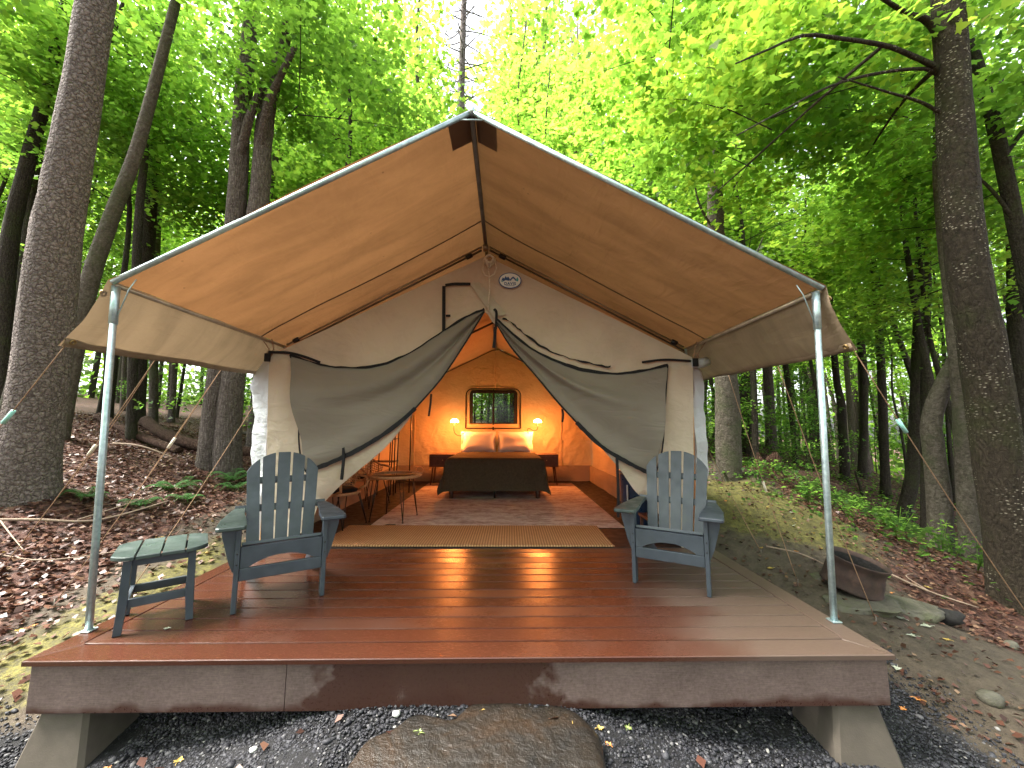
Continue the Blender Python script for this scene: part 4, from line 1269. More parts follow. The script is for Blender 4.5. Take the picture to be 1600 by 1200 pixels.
# ================================================================== INSIDE THE TENT
rug = thing('area_rug', 'faded pink and grey rug running under the bed', 'rug', (0.05, 4.5, 0))
rows = []
for j in range(40):
    y = lerp(2.66, 6.55, j / 39)
    rows.append([(x, y, .006 + .003 * mnoise.noise(Vector((x * 2, y * 2, 0)))) for x in np.linspace(-1.50, 1.70, 34)])
mb = MB().sheet(rows); o = mb.build('pile', M['rug'], rug); o.matrix_parent_inverse = Matrix.Translation((-.05, -4.5, 0))
mb = MB().box((.1, 4.605, .002), (3.20, 3.89, .004)); o = mb.build('backing', M['floor_dark'], rug); o.matrix_parent_inverse = Matrix.Translation((-.05, -4.5, 0))
jm = thing('jute_mat', 'long woven jute mat across the tent doorway', 'mat', (-.2, 2.33, 0), R(-.7))
MB().box((0, 0, .013), (3.10, .80, .016), .006).build('weave', M['jute'], jm)
MB().box((0, -.402, .012), (3.11, .014, .018), .005).build('edging', M['jute'], jm)
MB().box((0, .402, .012), (3.11, .014, .018), .005).build('edging', M['jute'], jm)

bed = thing('bed', 'low wooden bed with mattress under an olive brown blanket', 'bed', (.02, 5.6, 0))
bi = Matrix.Translation((-.02, -5.6, 0))
def sub(mb, name, mat, par, inv):
    o = mb.build(name, mat, par); o.matrix_parent_inverse = inv; return o
BX0, BX1, BY0, BY1 = -.78, .82, 4.64, 6.62
for x in (BX0 + .04, BX1 - .04):
    for y in (BY0 + .04, BY1 - .05):
        sub(MB().tube([(x, y, 0.006), (x, y, .20)], [.035, .048], 4), 'leg', M['dark_wood'], bed, bi)
sub(MB().tube([(.02, BY0 + .06, .006), (.02, BY0 + .06, .2)], .018, 8), 'centre_leg', M['black_metal'], bed, bi)
sub(MB().box((.02, BY0 + .01, .24), (BX1 - BX0, .03, .10), .004), 'foot_rail', M['dark_wood'], bed, bi)
for x in (BX0, BX1):
    sub(MB().box((x, 5.63, .24), (.03, 1.93, .10), .004), 'side_rail', M['dark_wood'], bed, bi)
sub(MB().box((.02, 5.65, .22), (1.54, 1.92, .035)), 'slat_base', M['walnut'], bed, bi)
sub(MB().box((.02, 5.64, .49), (1.56, 1.94, .40), .06), 'mattress', M['white_linen'], bed, bi)
bl = thing('blanket', 'olive brown blanket spread over the bed and hanging to the rug', 'blanket', (.02, 5.4, .7))
rows = []
HWB = .80; TOPZ = .705
nu, nv = 64, 56
for j in range(nv + 1):
    v = lerp(-.60, 1.62, j / nv)              # along the bed from the hanging foot to near the pillows
    row = []
    for i in range(nu + 1):
        u = lerp(-1.32, 1.32, i / nu)
        dx = max(0.0, abs(u) - HWB); dy = max(0.0, -v)
        s = 1 if u >= 0 else -1
        def fold(d, r=.07):   # roll over an edge then hang
            if d < r * 1.57: a = d / r; return r * math.sin(a), r * (1 - math.cos(a))
            return r + .10 * (d - r * 1.57), r + .995 * (d - r * 1.57)
        ox, zx = fold(dx) if dx > 0 else (0, 0)
        oy, zy = fold(dy) if dy > 0 else (0, 0)
        m_ = min(dx, dy)
        x = .02 + s * (min(abs(u), HWB) + ox + .10 * m_)
        y = 4.66 + max(v, 0) - oy - .10 * m_
        z = TOPZ - max(zx, zy) - .12 * m_
        hang = max(dx, dy)
        x += .022 * math.sin(v * 11 + u * 2) * min(1, dx * 3)
        y += .018 * math.sin(u * 10) * min(1, dy * 3)
        z += .010 * mnoise.noise(Vector((u * 3, v * 3, 1))) * (1 if hang == 0 else 0.3)
        z = max(z, .02)
        row.append((x, y, z))
    rows.append(row)
sub(MB().sheet(rows), 'cloth', M['blanket'], bl, Matrix.Translation((-.02, -5.4, -.7)))
def pillow(x, y, z, w, h, d, tilt, label, rz=0.0, seed=0.0):
    t = thing('pillow', label, 'pillow', (x, y, z), 0, 'pillows on the bed', (R(tilt), 0, rz))
    rows = []
    for sgn in (1, -1):
        pass
    n1, n2 = 22, 18
    vs = MB()
    for sgn in (-1, 1):
        rows = []
        for j in range(n2 + 1):
            b = lerp(-1, 1, j / n2)
            row = []
            for i in range(n1 + 1):
                a = lerp(-1, 1, i / n1)
                pinch = 1 - .06 * (abs(b) ** 2) * (1 - abs(a)) ; pinch2 = 1 - .07 * (abs(a) ** 2) * (1 - abs(b))
                th = ((1 - a ** 4) * (1 - b ** 4)) ** .55 if abs(a) < 1 and abs(b) < 1 else 0
                th *= 1 + .16 * mnoise.noise(Vector((a * 1.6 + seed, b * 1.6, seed)))
                row.append((a * w / 2 * pinch2, sgn * d / 2 * th, h / 2 * (1 + b * pinch)))
            rows.append(row)
        vs.sheet(rows)
    o = vs.build('pillow_case', M['white_linen'], t, True)
    return t
pillow(-.37, 6.28, .70, .74, .46, .20, -24, 'white pillow standing front left on the bed', R(2), 1.0)
pillow(.40, 6.28, .70, .74, .46, .20, -24, 'white pillow standing front right on the bed', R(-2), 2.0)
pillow(-.40, 6.47, .72, .80, .46, .18, -20, 'white pillow half hidden behind the front left pillow', R(5), 3.0)
pillow(.43, 6.47, .72, .80, .46, .18, -20, 'white pillow half hidden behind the front right pillow', R(-5), 4.0)

def nightstand(x0, x1, label):
    xc = (x0 + x1) / 2; w = x1 - x0
    t = thing('nightstand', label, 'nightstand', (xc, 6.42, 0.0), 0, 'nightstands beside the bed')
    MB().box((0, 0, .525), (w, .42, .27), .006).build('body', M['walnut'], t)
    d = MB().box((0, -.214, .535), (w - .05, .012, .16), .003).build('drawer', M['dark_wood'], t)
    MB().lathe([(0, .012), (.012, .01), (.008, 0), (.004, -.006)], 10, Matrix.Translation((0, -.226, .535)) @ Matrix.Rotation(R(90), 4, 'X')).build('handle', M['brass'], d)
    for sx in (-1, 1):
        for sy in (-1, 1):
            MB().tube([(sx * (w / 2 - .03), sy * .18, 0.0), (sx * (w / 2 - .075), sy * .15, .39)], [.011, .019], 8).build('leg', M['walnut'], t)
    return t
nightstand(-1.44, -.86, 'dark walnut nightstand left of the bed under the left lamp')
nightstand(.84, 1.36, 'dark walnut nightstand right of the bed under the right lamp')

def bed_lamp(x, s, label):
    """small mushroom lamp on a bent stem clamped to the bedside, lit"""
    t = thing('bedside_lamp', label, 'lamp', (x, 6.36, 1.355), 0, 'lit lamps on either side of the bed')
    MB().lathe([(.0, .078), (.03, .076), (.062, .062), (.085, .035), (.092, .004), (.088, -.002), (.080, .004), (.055, .045), (.0, .06)], 24).build('shade', M['lampshade'], t)
    MB().tube([(0, 0, .05), (0, 0, -.02)], [.012, .012], 8).build('socket', M['brass'], t)
    if s < 0:
        pts = [(0, 0, -.01), (-.012, 0, -.13), (.0, .01, -.22), (.05, .03, -.28), (.14, .06, -.30), (.19, .08, -.24), (.17, .10, -.45), (.16, .11, -.7)]
    else:
        pts = [(0, 0, -.01), (.0, 0, -.10), (-.02, .01, -.165), (-.09, .03, -.18), (-.17, .05, -.14), (-.22, .07, -.16), (-.20, .10, -.4), (-.19, .11, -.7)]
    fine = []
    for i in range(29):
        q = i / 28 * (len(pts) - 1); k = min(int(q), len(pts) - 2); f = q - k
        p0, p1, p2, p3 = [Vector(pts[max(0, min(len(pts) - 1, m))]) for m in (k - 1, k, k + 1, k + 2)]
        fine.append(0.5 * ((2 * p1) + (p2 - p0) * f + (2 * p0 - 5 * p1 + 4 * p2 - p3) * f * f + (3 * p1 - p0 - 3 * p2 + p3) * f ** 3))
    MB().tube(fine, .007, 8).build('stem', M['black_metal'], t)
    ld = bpy.data.lights.new('lamp_light', 'POINT')
    ld.energy = LAMP_W; ld.color = (1.0, 0.245, 0.042); ld.shadow_soft_size = 0.07
    lo = bpy.data.objects.new('lamp_light', ld); COL.objects.link(lo)
    lo.parent = t; lo.location = (0, -.02, -.05)
    return t

bed_lamp(-.93, -1, 'lit mushroom lamp on a bent stem left of the bed')
bed_lamp(.925, 1, 'lit mushroom lamp on a bent stem right of the bed')

def hairpin(t, x, y, dx, dy, z, mat, rad=.006, sp=.035):
    a = Vector((x, y, 0.012))
    px, py = -dy, dx
    L = math.hypot(dx, dy) or 1
    px, py = px / L * sp, py / L * sp
    mb = MB()
    mb.tube([(x - dx + px, y - dy + py, z), tuple(a)], rad, 6)
    mb.tube([(x - dx - px, y - dy - py, z), tuple(a)], rad, 6)
    mb.tube([tuple(a), (x, y, 0.0)], rad * 1.9, 8)
    mb.build('leg', mat, t)
tb = thing('round_table', 'round rattan-rimmed table with smoked glass top and black hairpin legs', 'table', (-1.31, 3.18, 0.004))
MB().lathe([(0, .595), (.335, .595), (.338, .588), (.335, .581), (0, .581)], 40).build('glass_top', M['smoked'], tb)
MB().lathe([(.33, .60), (.352, .602), (.36, .585), (.352, .562), (.335, .558), (.33, .575), (.33, .60)], 40).build('rim', M['rattan'], tb)
MB().lathe([(0, .566), (.33, .566), (.33, .560), (0, .560)], 40).build('under_shelf', M['rattan'], tb)
for a in (35, 125, 215, 305):
    c, s = math.cos(R(a)), math.sin(R(a))
    hairpin(tb, .33 * c, .33 * s, .09 * c, .09 * s, .558, M['black_metal'])
def rattan_chair(loc, rz, label):
    t = thing('rattan_chair', label, 'chair', loc, rz, 'rattan chairs in the tent')
    # seat: rim, woven strips, cushion; barrel back of spindles between two hoops; arm loops; legs.  faces -Y
    MB().tube([(.25 * math.cos(a), .24 * math.sin(a), .42) for a in np.linspace(0, 2 * math.pi, 33)], .017, 8, False).build('seat_rim', M['rattan'], t)
    mb = MB()
    for k in range(13):
        x = -.21 + k * .035; h = math.sqrt(max(0, .235 ** 2 - x * x))
        mb.box((x, 0, .422), (.02, 2 * h, .006))
    mb.build('seat_weave', M['rattan'], t)
    rows = []
    mbc = MB()
    mbc.lathe([(0, .475), (.17, .472), (.215, .455), (.215, .435), (.0, .43)], 28).build('cushion', M['black_cushion'], t)
    # back hoop
    def hoop(h, r, z, a0=-15, a1=195):
        return [(r * math.cos(R(a)) * (1 + .05 * h), r * math.sin(R(a)), z(a)) for a in np.linspace(a0, a1, 30)]
    top = hoop(1, .30, lambda a: .60 + .24 * max(0, math.sin(R(a))) ** 1.3)
    MB().tube(top, .018, 8).build('back_hoop', M['rattan'], t)
    sp = MB()
    for k in range(1, 29):
        a = R(lerp(-15, 195, k / 29))
        zt = .60 + .24 * max(0, math.sin(a)) ** 1.3
        sp.tube([(.245 * math.cos(a), .235 * math.sin(a), .425), (.31 * math.cos(a), .30 * math.sin(a), zt)], .0055, 5)
    sp.build('back_spindles', M['rattan'], t)
    wv = MB()
    for q in (.2, .35, .5, .65, .8):
        wv.tube([(lerp(.245, .31, q) * math.cos(a), lerp(.235, .30, q) * math.sin(a), lerp(.425, .60 + .24 * max(0, math.sin(a)) ** 1.3, q)) for a in np.linspace(R(-12), R(192), 26)], .006, 5)
    wv.build('back_weave', M['rattan'], t)
    for s in (-1, 1):
        MB().tube([(s * .30, -.08, .60), (s * .315, -.16, .585), (s * .30, -.22, .54), (s * .265, -.20, .47), (s * .245, -.10, .425)], .017, 8).build('arm_loop', M['rattan'], t)
        for sy in (-1, 1):
            hairpin(t, s * .25, sy * .24, s * .08, sy * .08, .41, M['black_metal'], .0065, .05)
    return t
rattan_chair((-1.90, 2.78, 0.0), R(78), 'rattan chair nearest the doorway, half hidden by the left canvas flap')
rattan_chair((-2.02, 4.15, 0.0), R(70), 'rattan barrel chair with black cushion beyond the round table')
rk = thing('wire_rack', 'tall black wire shelf rack standing beside the rattan chairs', 'rack', (-1.86, 5.2, 0))
def rod(pts, name='rod', r=.011): MB().tube(pts, r, 6).build(name, M['black_metal'], rk)
def upr(x, y, h): return [(x, y, 0), (x, y, h)]
rod([(.22, .12, 0), (.22, .12, 1.50), (.20, .12, 1.57), (.13, .12, 1.60), (.07, .12, 1.60)], 'upright')
rod([(.0, -.16, 0), (.0, -.16, 1.42), (-.03, -.16, 1.47), (-.10, -.16, 1.50)], 'upright')
rod([(-.17, .12, 0), (-.13, .0, 1.45), (-.10, -.05, 1.5)], 'upright')
rod([(-.30, -.16, 0), (-.28, -.16, 1.02)], 'upright')
rod([(-.44, -.16, 0), (-.42, -.16, 1.02)], 'upright')
rod([(-.02, .05, 0), (.02, .05, 1.5)], 'upright')
rod([(-.06, -.14, 0), (-.05, -.14, 1.2), (.04, .0, 1.52)], 'upright')
for z in (.60, 1.02):
    rod([(-.44, -.16, z), (.0, -.16, z), (.0, .12, z), (-.40, .12, z), (-.44, -.16, z)], 'shelf_rail', .009)
    MB().box((-.22, -.02, z), (.42, .26, .008)).build('shelf', M['dark_wood'], rk)
# small tray on the table
tr = thing('wire_tray', 'small curled wire tray on the round table', 'tray', (-1.02, 3.22, .60))
MB().tube([(.07 * math.cos(a), .05 * math.sin(a), .012) for a in np.linspace(0, 6.28, 20)], .006, 6).build('rim', M['rattan'], tr)
MB().tube([(.05 * math.cos(a) + .03, .0, .05 + .045 * math.sin(a)) for a in np.linspace(0, 6.28, 16)], .005, 6).build('handle', M['rattan'], tr)
bn = thing('storage_bin', 'dark blue lidded bin just inside the right of the doorway', 'bin', (1.99, 3.0, 0.0))
MB().lathe([(0, .0), (.20, .0), (.215, .03), (.235, .62), (.24, .64), (0, .64)], 28).build('body', M['blue_plastic'], bn)
MB().lathe([(.225, .64), (.252, .645), (.252, .675), (.22, .70), (0, .715)], 28).build('lid', M['blue_plastic'], bn)
MB().tube([(-.19, -.155, .03), (-.195, -.16, .5)], .010, 6).build('edge_strip', M['white_vinyl'], bn)
cab = thing('dark_cabinet', 'low dark wooden stand inside the doorway behind the right chair', 'stand', (2.0, 2.38, 0))
MB().box((0, 0, .20), (.34, .34, .03), .004).build('top', M['walnut'], cab)
for sx in (-1, 1):
    for sy in (-1, 1):
        MB().box((sx * .14, sy * .14, .0925), (.03, .03, .185), .003).build('leg', M['dark_wood'], cab)

# ================================================================== FIRE RING, STONES
def blob_stone(name, label, cat, loc, sx, sy, sz, seed, mat, rz=0.0, flat=0.35, n=3, group=None, kind=None, rough=.28, outline=None):
    bm = bmesh.new()
    bmesh.ops.create_icosphere(bm, subdivisions=n, radius=1.0)
    for v in bm.verts:
        p = v.co.copy()
        k = 1 + rough * mnoise.noise(p * 1.3 + Vector((seed, seed * 2, 0))) + rough * .4 * mnoise.noise(p * 3.4 + Vector((0, seed, 3)))
        q = p * k
        if outline:
            q.x *= outline(math.atan2(p.y, p.x)); q.y *= outline(math.atan2(p.y, p.x))
        z = q.z
        if z > flat: z = flat + (z - flat) * .12
        v.co = Vector((q.x * sx, q.y * sy, z * sz))
    me = bpy.data.meshes.new(name); bm.to_mesh(me); bm.free()
    o = link(name, me, mat, None, True)
    o.location = loc; o.rotation_euler = (0, 0, rz)
    if label: tag(o, label, cat, group)
    return o
stone = blob_stone('step_stone', 'large flat brown stepping stone set in gravel before the deck', 'stone', (.08, -.52, -.352), .61, .62, .26, 4.2, M['step_stone'], R(8), .40, 5, rough=.22,
                   outline=lambda a: 1.0 - .20 * math.exp(-((a - 1.75) / .22) ** 2) + .05 * math.sin(3 * a))
rim = thing('fire_ring', 'rusty steel wheel rim used as a fire ring on flat stones', 'fire pit', (3.63, 1.69, gz(3.63, 1.69) + .05), 0, None, (R(10), R(11), 0))
MB().lathe([(.285, .0), (.300, .006), (.297, .022), (.284, .045), (.281, .12), (.279, .16), (.271, .18), (.271, .225), (.279, .25), (.296, .285), (.302, .300), (.299, .309), (.291, .307), (.272, .27), (.264, .23), (.264, .18), (.272, .15), (.274, .05), (.282, .012), (.285, .0)], 48).build('rim_wall', M['rust'], rim)
MB().lathe([(0, .035), (.10, .04), (.16, .03), (.268, .035)], 36).build('hub_disc', M['char'], rim)
rim.scale = (.83, .83, .93)
MB().lathe([(.269, .268), (.261, .23), (.261, .18), (.266, .15), (.268, .06)], 48).build('dark_lining', M['char'], rim)  # dark lining that darkens the inside of the ring
for k in range(6):
    a = k * 1.047
    MB().tube([(.12 * math.cos(a), .12 * math.sin(a), .036), (.12 * math.cos(a), .12 * math.sin(a), .052)], .014, 8).build('lug', M['rust'], rim)
blob_stone('flat_stone', 'mossy flat stone under the left side of the fire ring', 'stone', (3.52, 1.50, gz(3.52, 1.5) + .0), .34, .24, .10, 1.2, M['slab'], R(-14), .3, 4, 'flat stones under the fire ring')
blob_stone('flat_stone', 'grey flat stone jutting out right of the fire ring', 'stone', (4.02, 1.60, gz(4.02, 1.6) + .0), .30, .20, .10, 7.2, M['slab'], R(-20), .3, 4, 'flat stones under the fire ring')
blob_stone('flat_stone', 'flat stone at the back of the fire ring', 'stone', (3.70, 1.92, gz(3.7, 1.92) + .0), .30, .18, .09, 3.7, M['slab'], R(10), .3, 3, 'flat stones under the fire ring')
blob_stone('charred_log', 'charred black log end beside the fire ring stones', 'log', (4.28, 1.48, gz(4.28, 1.48) + .05), .16, .07, .07, 5.5, M['char'], R(-28), .9, 3, rough=.6)
blob_stone('field_stone', 'dark rounded stone half sunk in the dirt right of the deck', 'stone', (3.45, .47, gz(3.45, .47) + .01), .075, .06, .05, 2.5, M['slab'], 0, .8, 2)
blob_stone('field_stone', 'pale stone at the foot of the flecked dark trunk', 'stone', (4.72, 1.33, gz(4.72, 1.33) + .015), .07, .05, .045, 8.5, M['slab'], .4, .8, 2)

# ================================================================== FOREST
def tree_tube(mb, pts, r0, r1, n=12, seed=0.0, flare=0.0, rough=0.10, seg=24, smooth_pts=True):
    """a tapering, slightly uneven stem through the given points"""
    P = [Vector(p) for p in pts]
    m = len(P) - 1
    out, rad = [], []
    for i in range(seg + 1):
        q = i / seg * m; k = min(int(q), m - 1); f = q - k
        p0, p1, p2, p3 = [P[max(0, min(m, j))] for j in (k - 1, k, k + 1, k + 2)]
        c = 0.5 * ((2 * p1) + (p2 - p0) * f + (2 * p0 - 5 * p1 + 4 * p2 - p3) * f * f + (3 * p1 - p0 - 3 * p2 + p3) * f ** 3)
        out.append(c)
        t = i / seg
        h = (c - P[0]).length
        rad.append(lerp(r0, r1, t) * (1 + flare * math.exp(-h / .38)))
    n0 = len(mb.v)
    mb.tube(out, rad, n, True)
    if rough:
        for i in range(n0, len(mb.v)):
            ring = (i - n0) // n
            c = out[min(ring, seg)]
            v = Vector(mb.v[i]); d = v - c
            ang = (i - n0) % n
            f = 1 + rough * mnoise.noise(Vector((ang * .9 + seed, ring * .45, seed))) + rough * .8 * mnoise.noise(Vector((v.x * 2.1 + seed, v.y * 2.1, v.z * .7)))
            # root flare lobes at the foot
            if flare and ring < 5:
                f *= 1 + .22 * flare * (1 - ring / 5) * math.sin(ang * 2 * math.pi / n * 4 + seed)
            mb.v[i] = tuple(c + d * f)
    return out

MAPLE = np.array([(0, 0), (.16, .02), (.42, -.10), (.36, .14), (.60, .30), (.40, .40), (.28, .42), (.20, .72), (0, 1.0),
                  (-.20, .72), (-.28, .42), (-.40, .40), (-.60, .30), (-.36, .14), (-.42, -.10), (-.16, .02)], float)
MAPLE[:, 1] -= .3

def leaves_mesh(name, C, N, size, kind='rhomb', rng=None, droop=0.25):
    """C (n,3) centres, N (n,3) normals -> mesh of separate folded leaves"""
    n = len(C)
    N = N / np.linalg.norm(N, axis=1, keepdims=True)
    a = rng.normal(size=(n, 3)); a -= (a * N).sum(1, keepdims=True) * N
    U = a / np.linalg.norm(a, axis=1, keepdims=True)
    W = np.cross(N, U)
    s = (np.asarray(size) * rng.uniform(.7, 1.25, n))[:, None]
    if kind == 'rhomb':
        loc = [(-.5, 0, 0), (0.05, -.36, .10), (.5, 0, -.04), (0.05, .36, .10)]
        V = np.stack([C + s * (U * p[0] + W * p[1] + N * p[2]) for p in loc], 1).reshape(-1, 3)
        F = np.arange(4 * n)
        return npmesh(name, V, F, 4)
    pts = MAPLE
    V = np.stack([C + s * (U * p[1] + W * p[0] - N * droop * (p[0] ** 2 + .4 * p[1] ** 2)) for p in pts], 1).reshape(-1, 3)
    F = np.arange(len(pts) * n)
    return npmesh(name, V, F, len(pts))

def crown_points(rng, H, base, rad, n_limb, sprays, per, spray_r, up=0.25, top_taper=0.75, flat=0.10):
    """limb polylines and leaf centres/normals for one crown whose trunk runs up the Z axis"""
    limbs, C, N = [], [], []
    for i in range(n_limb):
        t = (i + rng.uniform(0, 1)) / n_limb
        z0 = base + (H * .93 - base) * t * .92
        az = i * 2.4 + rng.uniform(-.5, .5)
        prof = (1 - t * top_taper) * (.65 + .35 * math.sin(math.pi * min(1, t * 1.6 + .25)))
        L = rad * prof * rng.uniform(.75, 1.15)
        rise = L * rng.uniform(up * .4, up * 1.8)
        d = np.array([math.cos(az), math.sin(az), 0])
        side = np.array([-d[1], d[0], 0])
        bend = rng.uniform(-.25, .25) * L
        P = [np.array([0, 0, z0]) + d * L * q + side * bend * q * q + np.array([0, 0, rise * q ** .8 - .10 * L * q ** 2.5]) for q in (0, .33, .66, 1.0)]
        limbs.append(P)
        m = max(2, int(sprays * prof))
        for _ in range(m):
            q = rng.uniform(.22, 1.0) ** .8
            f = q * 3; k = min(int(f), 2); p = P[k] * (1 - (f - k)) + P[k + 1] * (f - k)
            off = side * rng.normal() * .42 * L * (1.05 - .6 * q) + np.array([0, 0, rng.normal() * .12])
            c = p + off
            tilt = np.array([rng.normal() * .22, rng.normal() * .22, 1.0])
            tilt /= np.linalg.norm(tilt)
            a = np.cross(tilt, [1, .3, 0]); a /= np.linalg.norm(a); b = np.cross(tilt, a)
            r = spray_r * rng.uniform(.6, 1.2)
            rr = r * np.sqrt(rng.uniform(0, 1, per)); th = rng.uniform(0, 2 * math.pi, per)
            pts = c + a * (rr * np.cos(th))[:, None] + b * (rr * np.sin(th))[:, None] + tilt * (rng.normal(size=per) * flat - .18 * rr)[:, None]
            C.append(pts)
            N.append(tilt + rng.normal(size=(per, 3)) * .38)
    return limbs, np.concatenate(C), np.concatenate(N)

PROTO = {}
def make_proto(key, H, base, rad, n_limb, sprays, per, spray_r, leaf, r0, kind, seed, bark, lmat, up=.25, trunk=True, bend=.25):
    rng = np.random.default_rng(seed)
    limbs, C, N = crown_points(rng, H, base, rad, n_limb, sprays, per, spray_r, up)
    lm = leaves_mesh('crown', C, N, leaf, kind, rng)
    lm.materials.append(M[lmat])
    tm = None
    mb = MB()
    if trunk:
        pts = [(rng.normal() * bend * q * .5 if q > 0 else 0, rng.normal() * bend * q * .5 if q > 0 else 0, H * .97 * q - (.4 if q == 0 else 0)) for q in (0, .2, .4, .6, .8, 1.0)]
        tree_tube(mb, pts, r0, r0 * .16, 9, seed * 1.7, .35, .12, 22)
    for P in limbs:
        L = np.linalg.norm(P[-1] - P[0])
        rr = max(.008, r0 * .16 * L / rad + .004)
        mb.tube([tuple(p) for p in P], [rr, rr * .75, rr * .5, rr * .2], 5, False)
    tm = mb.mesh('trunk'); tm.materials.append(M[bark])
    PROTO[key] = (tm, lm, H, base)

# three sizes of broadleaf tree, each in a few shapes; trees share their meshes
for v in range(3):
    make_proto(('tall', v), 17.0 + v, 6.0 - v * .5, 3.6, 30, 12, 36, .95, .19, .16, 'rhomb', 21 + v, 'bark_maple', 'leaf_far', .32)
for v in range(4):
    make_proto(('mid', v), 10.5 + v * .6, 3.6 + .4 * v, 2.7, 26, 11, 27, .70, .135, .075, 'rhomb', 41 + v, 'bark_dark', 'leaf', .22, bend=.5)
for v in range(3):
    make_proto(('sapling', v), 4.2 + v * .5, 1.0, 1.25, 15, 6, 24, .42, .105, .024, 'rhomb', 61 + v, 'bark_dark', 'leaf_cool', .12, bend=.3)
for v in range(3):
    make_proto(('pole', v), 11.0 + v, 6.0 + v * .5, 1.7, 16, 8, 32, .65, .15, .062 + .012 * v, 'rhomb', 91 + v, 'bark_dark', 'leaf_far', .3, bend=.7)
for v in range(2):
    make_proto(('spray', v), 3.4, .5, 2.6, 13, 12, 42, .60, .115, .05, 'maple', 71 + v, 'bark_dark', 'leaf', .18, trunk=False)

GROWN = []
def grow(name, key, x, y, label, group, scale=1.0, rz=None, tilt=(0, 0), cat='tree', z=None, trunk_mat=None):
    tm, lm, H, base = PROTO[key]
    t = thing(name, label, cat, (x, y, (gz(x, y) if z is None else z)), 0, group, (tilt[0], tilt[1], random.uniform(0, 6.28) if rz is None else rz))
    t.scale = (scale, scale, scale * random.uniform(.93, 1.08))
    o = bpy.data.objects.new('trunk', tm); COL.objects.link(o); o.parent = t
    c = bpy.data.objects.new('crown', lm); COL.objects.link(c); c.parent = t
    c['kind'] = 'stuff'
    GROWN.append((key[0], x, y, t))
    return t

def hero(name, stems, label, bark, crown=None, cat='tree', group=None, n=16, branches=(), rough=.1):
    """a tree measured from the photograph: stems = [(points, r0, r1, flare)]; crown = list of (proto key, position, scale)"""
    base = Vector(stems[0][0][0])
    t = thing(name, label, cat, tuple(base), 0, group)
    inv = Matrix.Translation(-base)
    for i, (pts, r0, r1, fl) in enumerate(stems):
        mb = MB()
        p = [Vector(q) for q in pts]
        p[0] = p[0] - Vector((0, 0, .25))
        seg = 48 if r0 > .15 else 26
        tree_tube(mb, p, r0, r1, n if r0 < .25 else 28, base.x * 3.1 + i, fl, rough, seg)
        o = mb.build('trunk', M[bark], t, False); o.matrix_parent_inverse = inv
    for pts, r0, r1 in branches:
        mb = MB(); tree_tube(mb, pts, r0, r1, 8, base.y + pts[0][2], 0, .12, 18)
        o = mb.build('branch', M[bark], t, False); o.matrix_parent_inverse = inv
    for key, pos, sc in (crown or []):
        tm, lm, H, b = PROTO[key]
        rz = random.uniform(0, 6.28)
        for nm, me in (('limbs', tm), ('crown', lm)):
            if nm == 'limbs' and key[0] != 'spray': continue
            o = bpy.data.objects.new(nm, me); COL.objects.link(o); o.parent = t
            o.location = Vector(pos) - base; o.scale = (sc, sc, sc); o.rotation_euler = (0, 0, rz)
            if nm == 'crown': o['kind'] = 'stuff'
    return t

def up_to(p, d, L):   # continue a stem
    return tuple(Vector(p) + Vector(d).normalized() * L)

hero('pine_tree', [([(-5.54, 2.54, .50), (-5.38, 2.41, 1.75), (-5.21, 2.23, 3.27), (-5.02, 2.10, 4.41), (-4.72, 1.88, 6.32), (-4.35, 1.6, 9.0), (-3.9, 1.4, 14.0)], .275, .11, .40)],
     'massive scaly-barked trunk leaning right at the far left foreground', 'bark_pine', [(('tall', 0), (-4.2, 1.2, 6.0), .8)], rough=.07)
hero('leaning_tree', [([(-7.47, 4.5, 1.08), (-7.06, 4.27, 3.28), (-6.63, 4.11, 4.7), (-6.14, 3.95, 6.0), (-5.59, 3.7, 8.1), (-4.9, 3.4, 11)], .145, .055, .3)],
     'grey-brown trunk leaning right just behind the massive pine trunk', 'bark_grey', [(('mid', 0), (-5.2, 3.9, 5.2), .8)], rough=.05)
hero('twin_maple', [([(-5.52, 5.38, .36), (-5.34, 5.19, 2.06), (-5.01, 4.82, 5.25), (-4.90, 4.6, 7.21), (-4.70, 4.34, 9.42), (-4.6, 4.2, 13)], .215, .10, .25),
                    ([(-5.13, 5.37, .36), (-5.05, 5.18, 2.06), (-4.59, 4.8, 5.37), (-4.44, 4.6, 7.09), (-4.14, 4.45, 8.44), (-3.7, 4.33, 11.0)], .225, .09, .25)],
     'double-trunked furrowed maple rising behind the left eave of the fly', 'bark_maple', [(('mid', 1), (-4.5, 4.8, 4.0), 1.05), (('spray', 0), (-3.6, 4.2, 6.4), .9)],
     branches=[([(-4.55, 4.7, 6.4), (-4.2, 4.3, 7.2), (-3.6, 4.0, 8.1)], .10, .04), ([(-4.95, 4.7, 6.3), (-4.6, 4.4, 7.0), (-4.35, 4.4, 7.9)], .09, .05)])
hero('forest_tree', [([(-9.87, 8.44, 1.42), (-9.81, 8.27, 3.1), (-9.44, 7.69, 8.1), (-9.08, 7.2, 12.3)], .19, .10, .3)], 'straight dark trunk seen below the left valance of the fly', 'bark_dark', [(('tall', 1), (-9.3, 7.9, 1.5), .8)])
hero('forest_tree', [([(-8.05, 6.47, .92), (-8.04, 6.26, 2.74), (-7.94, 5.94, 5.56), (-7.80, 5.75, 7.25), (-7.70, 5.6, 8.52), (-7.45, 5.39, 10.35)], .095, .05, .2)], 'thin crooked black stem beside the leaning grey trunk', 'bark_dark', [(('mid', 2), (-7.7, 5.9, 3.5), .75)], n=9)
hero('forest_tree', [([(-10.79, 10.05, 1.0), (-10.75, 9.4, 6.54), (-10.52, 9.06, 9.52), (-10.4, 8.72, 12.5)], .12, .07, .2)], 'slim pale grey stem between the leaning trunk and the twin maple', 'bark_grey', [(('mid', 3), (-10.5, 9.2, 3.0), 1.0)], n=10)
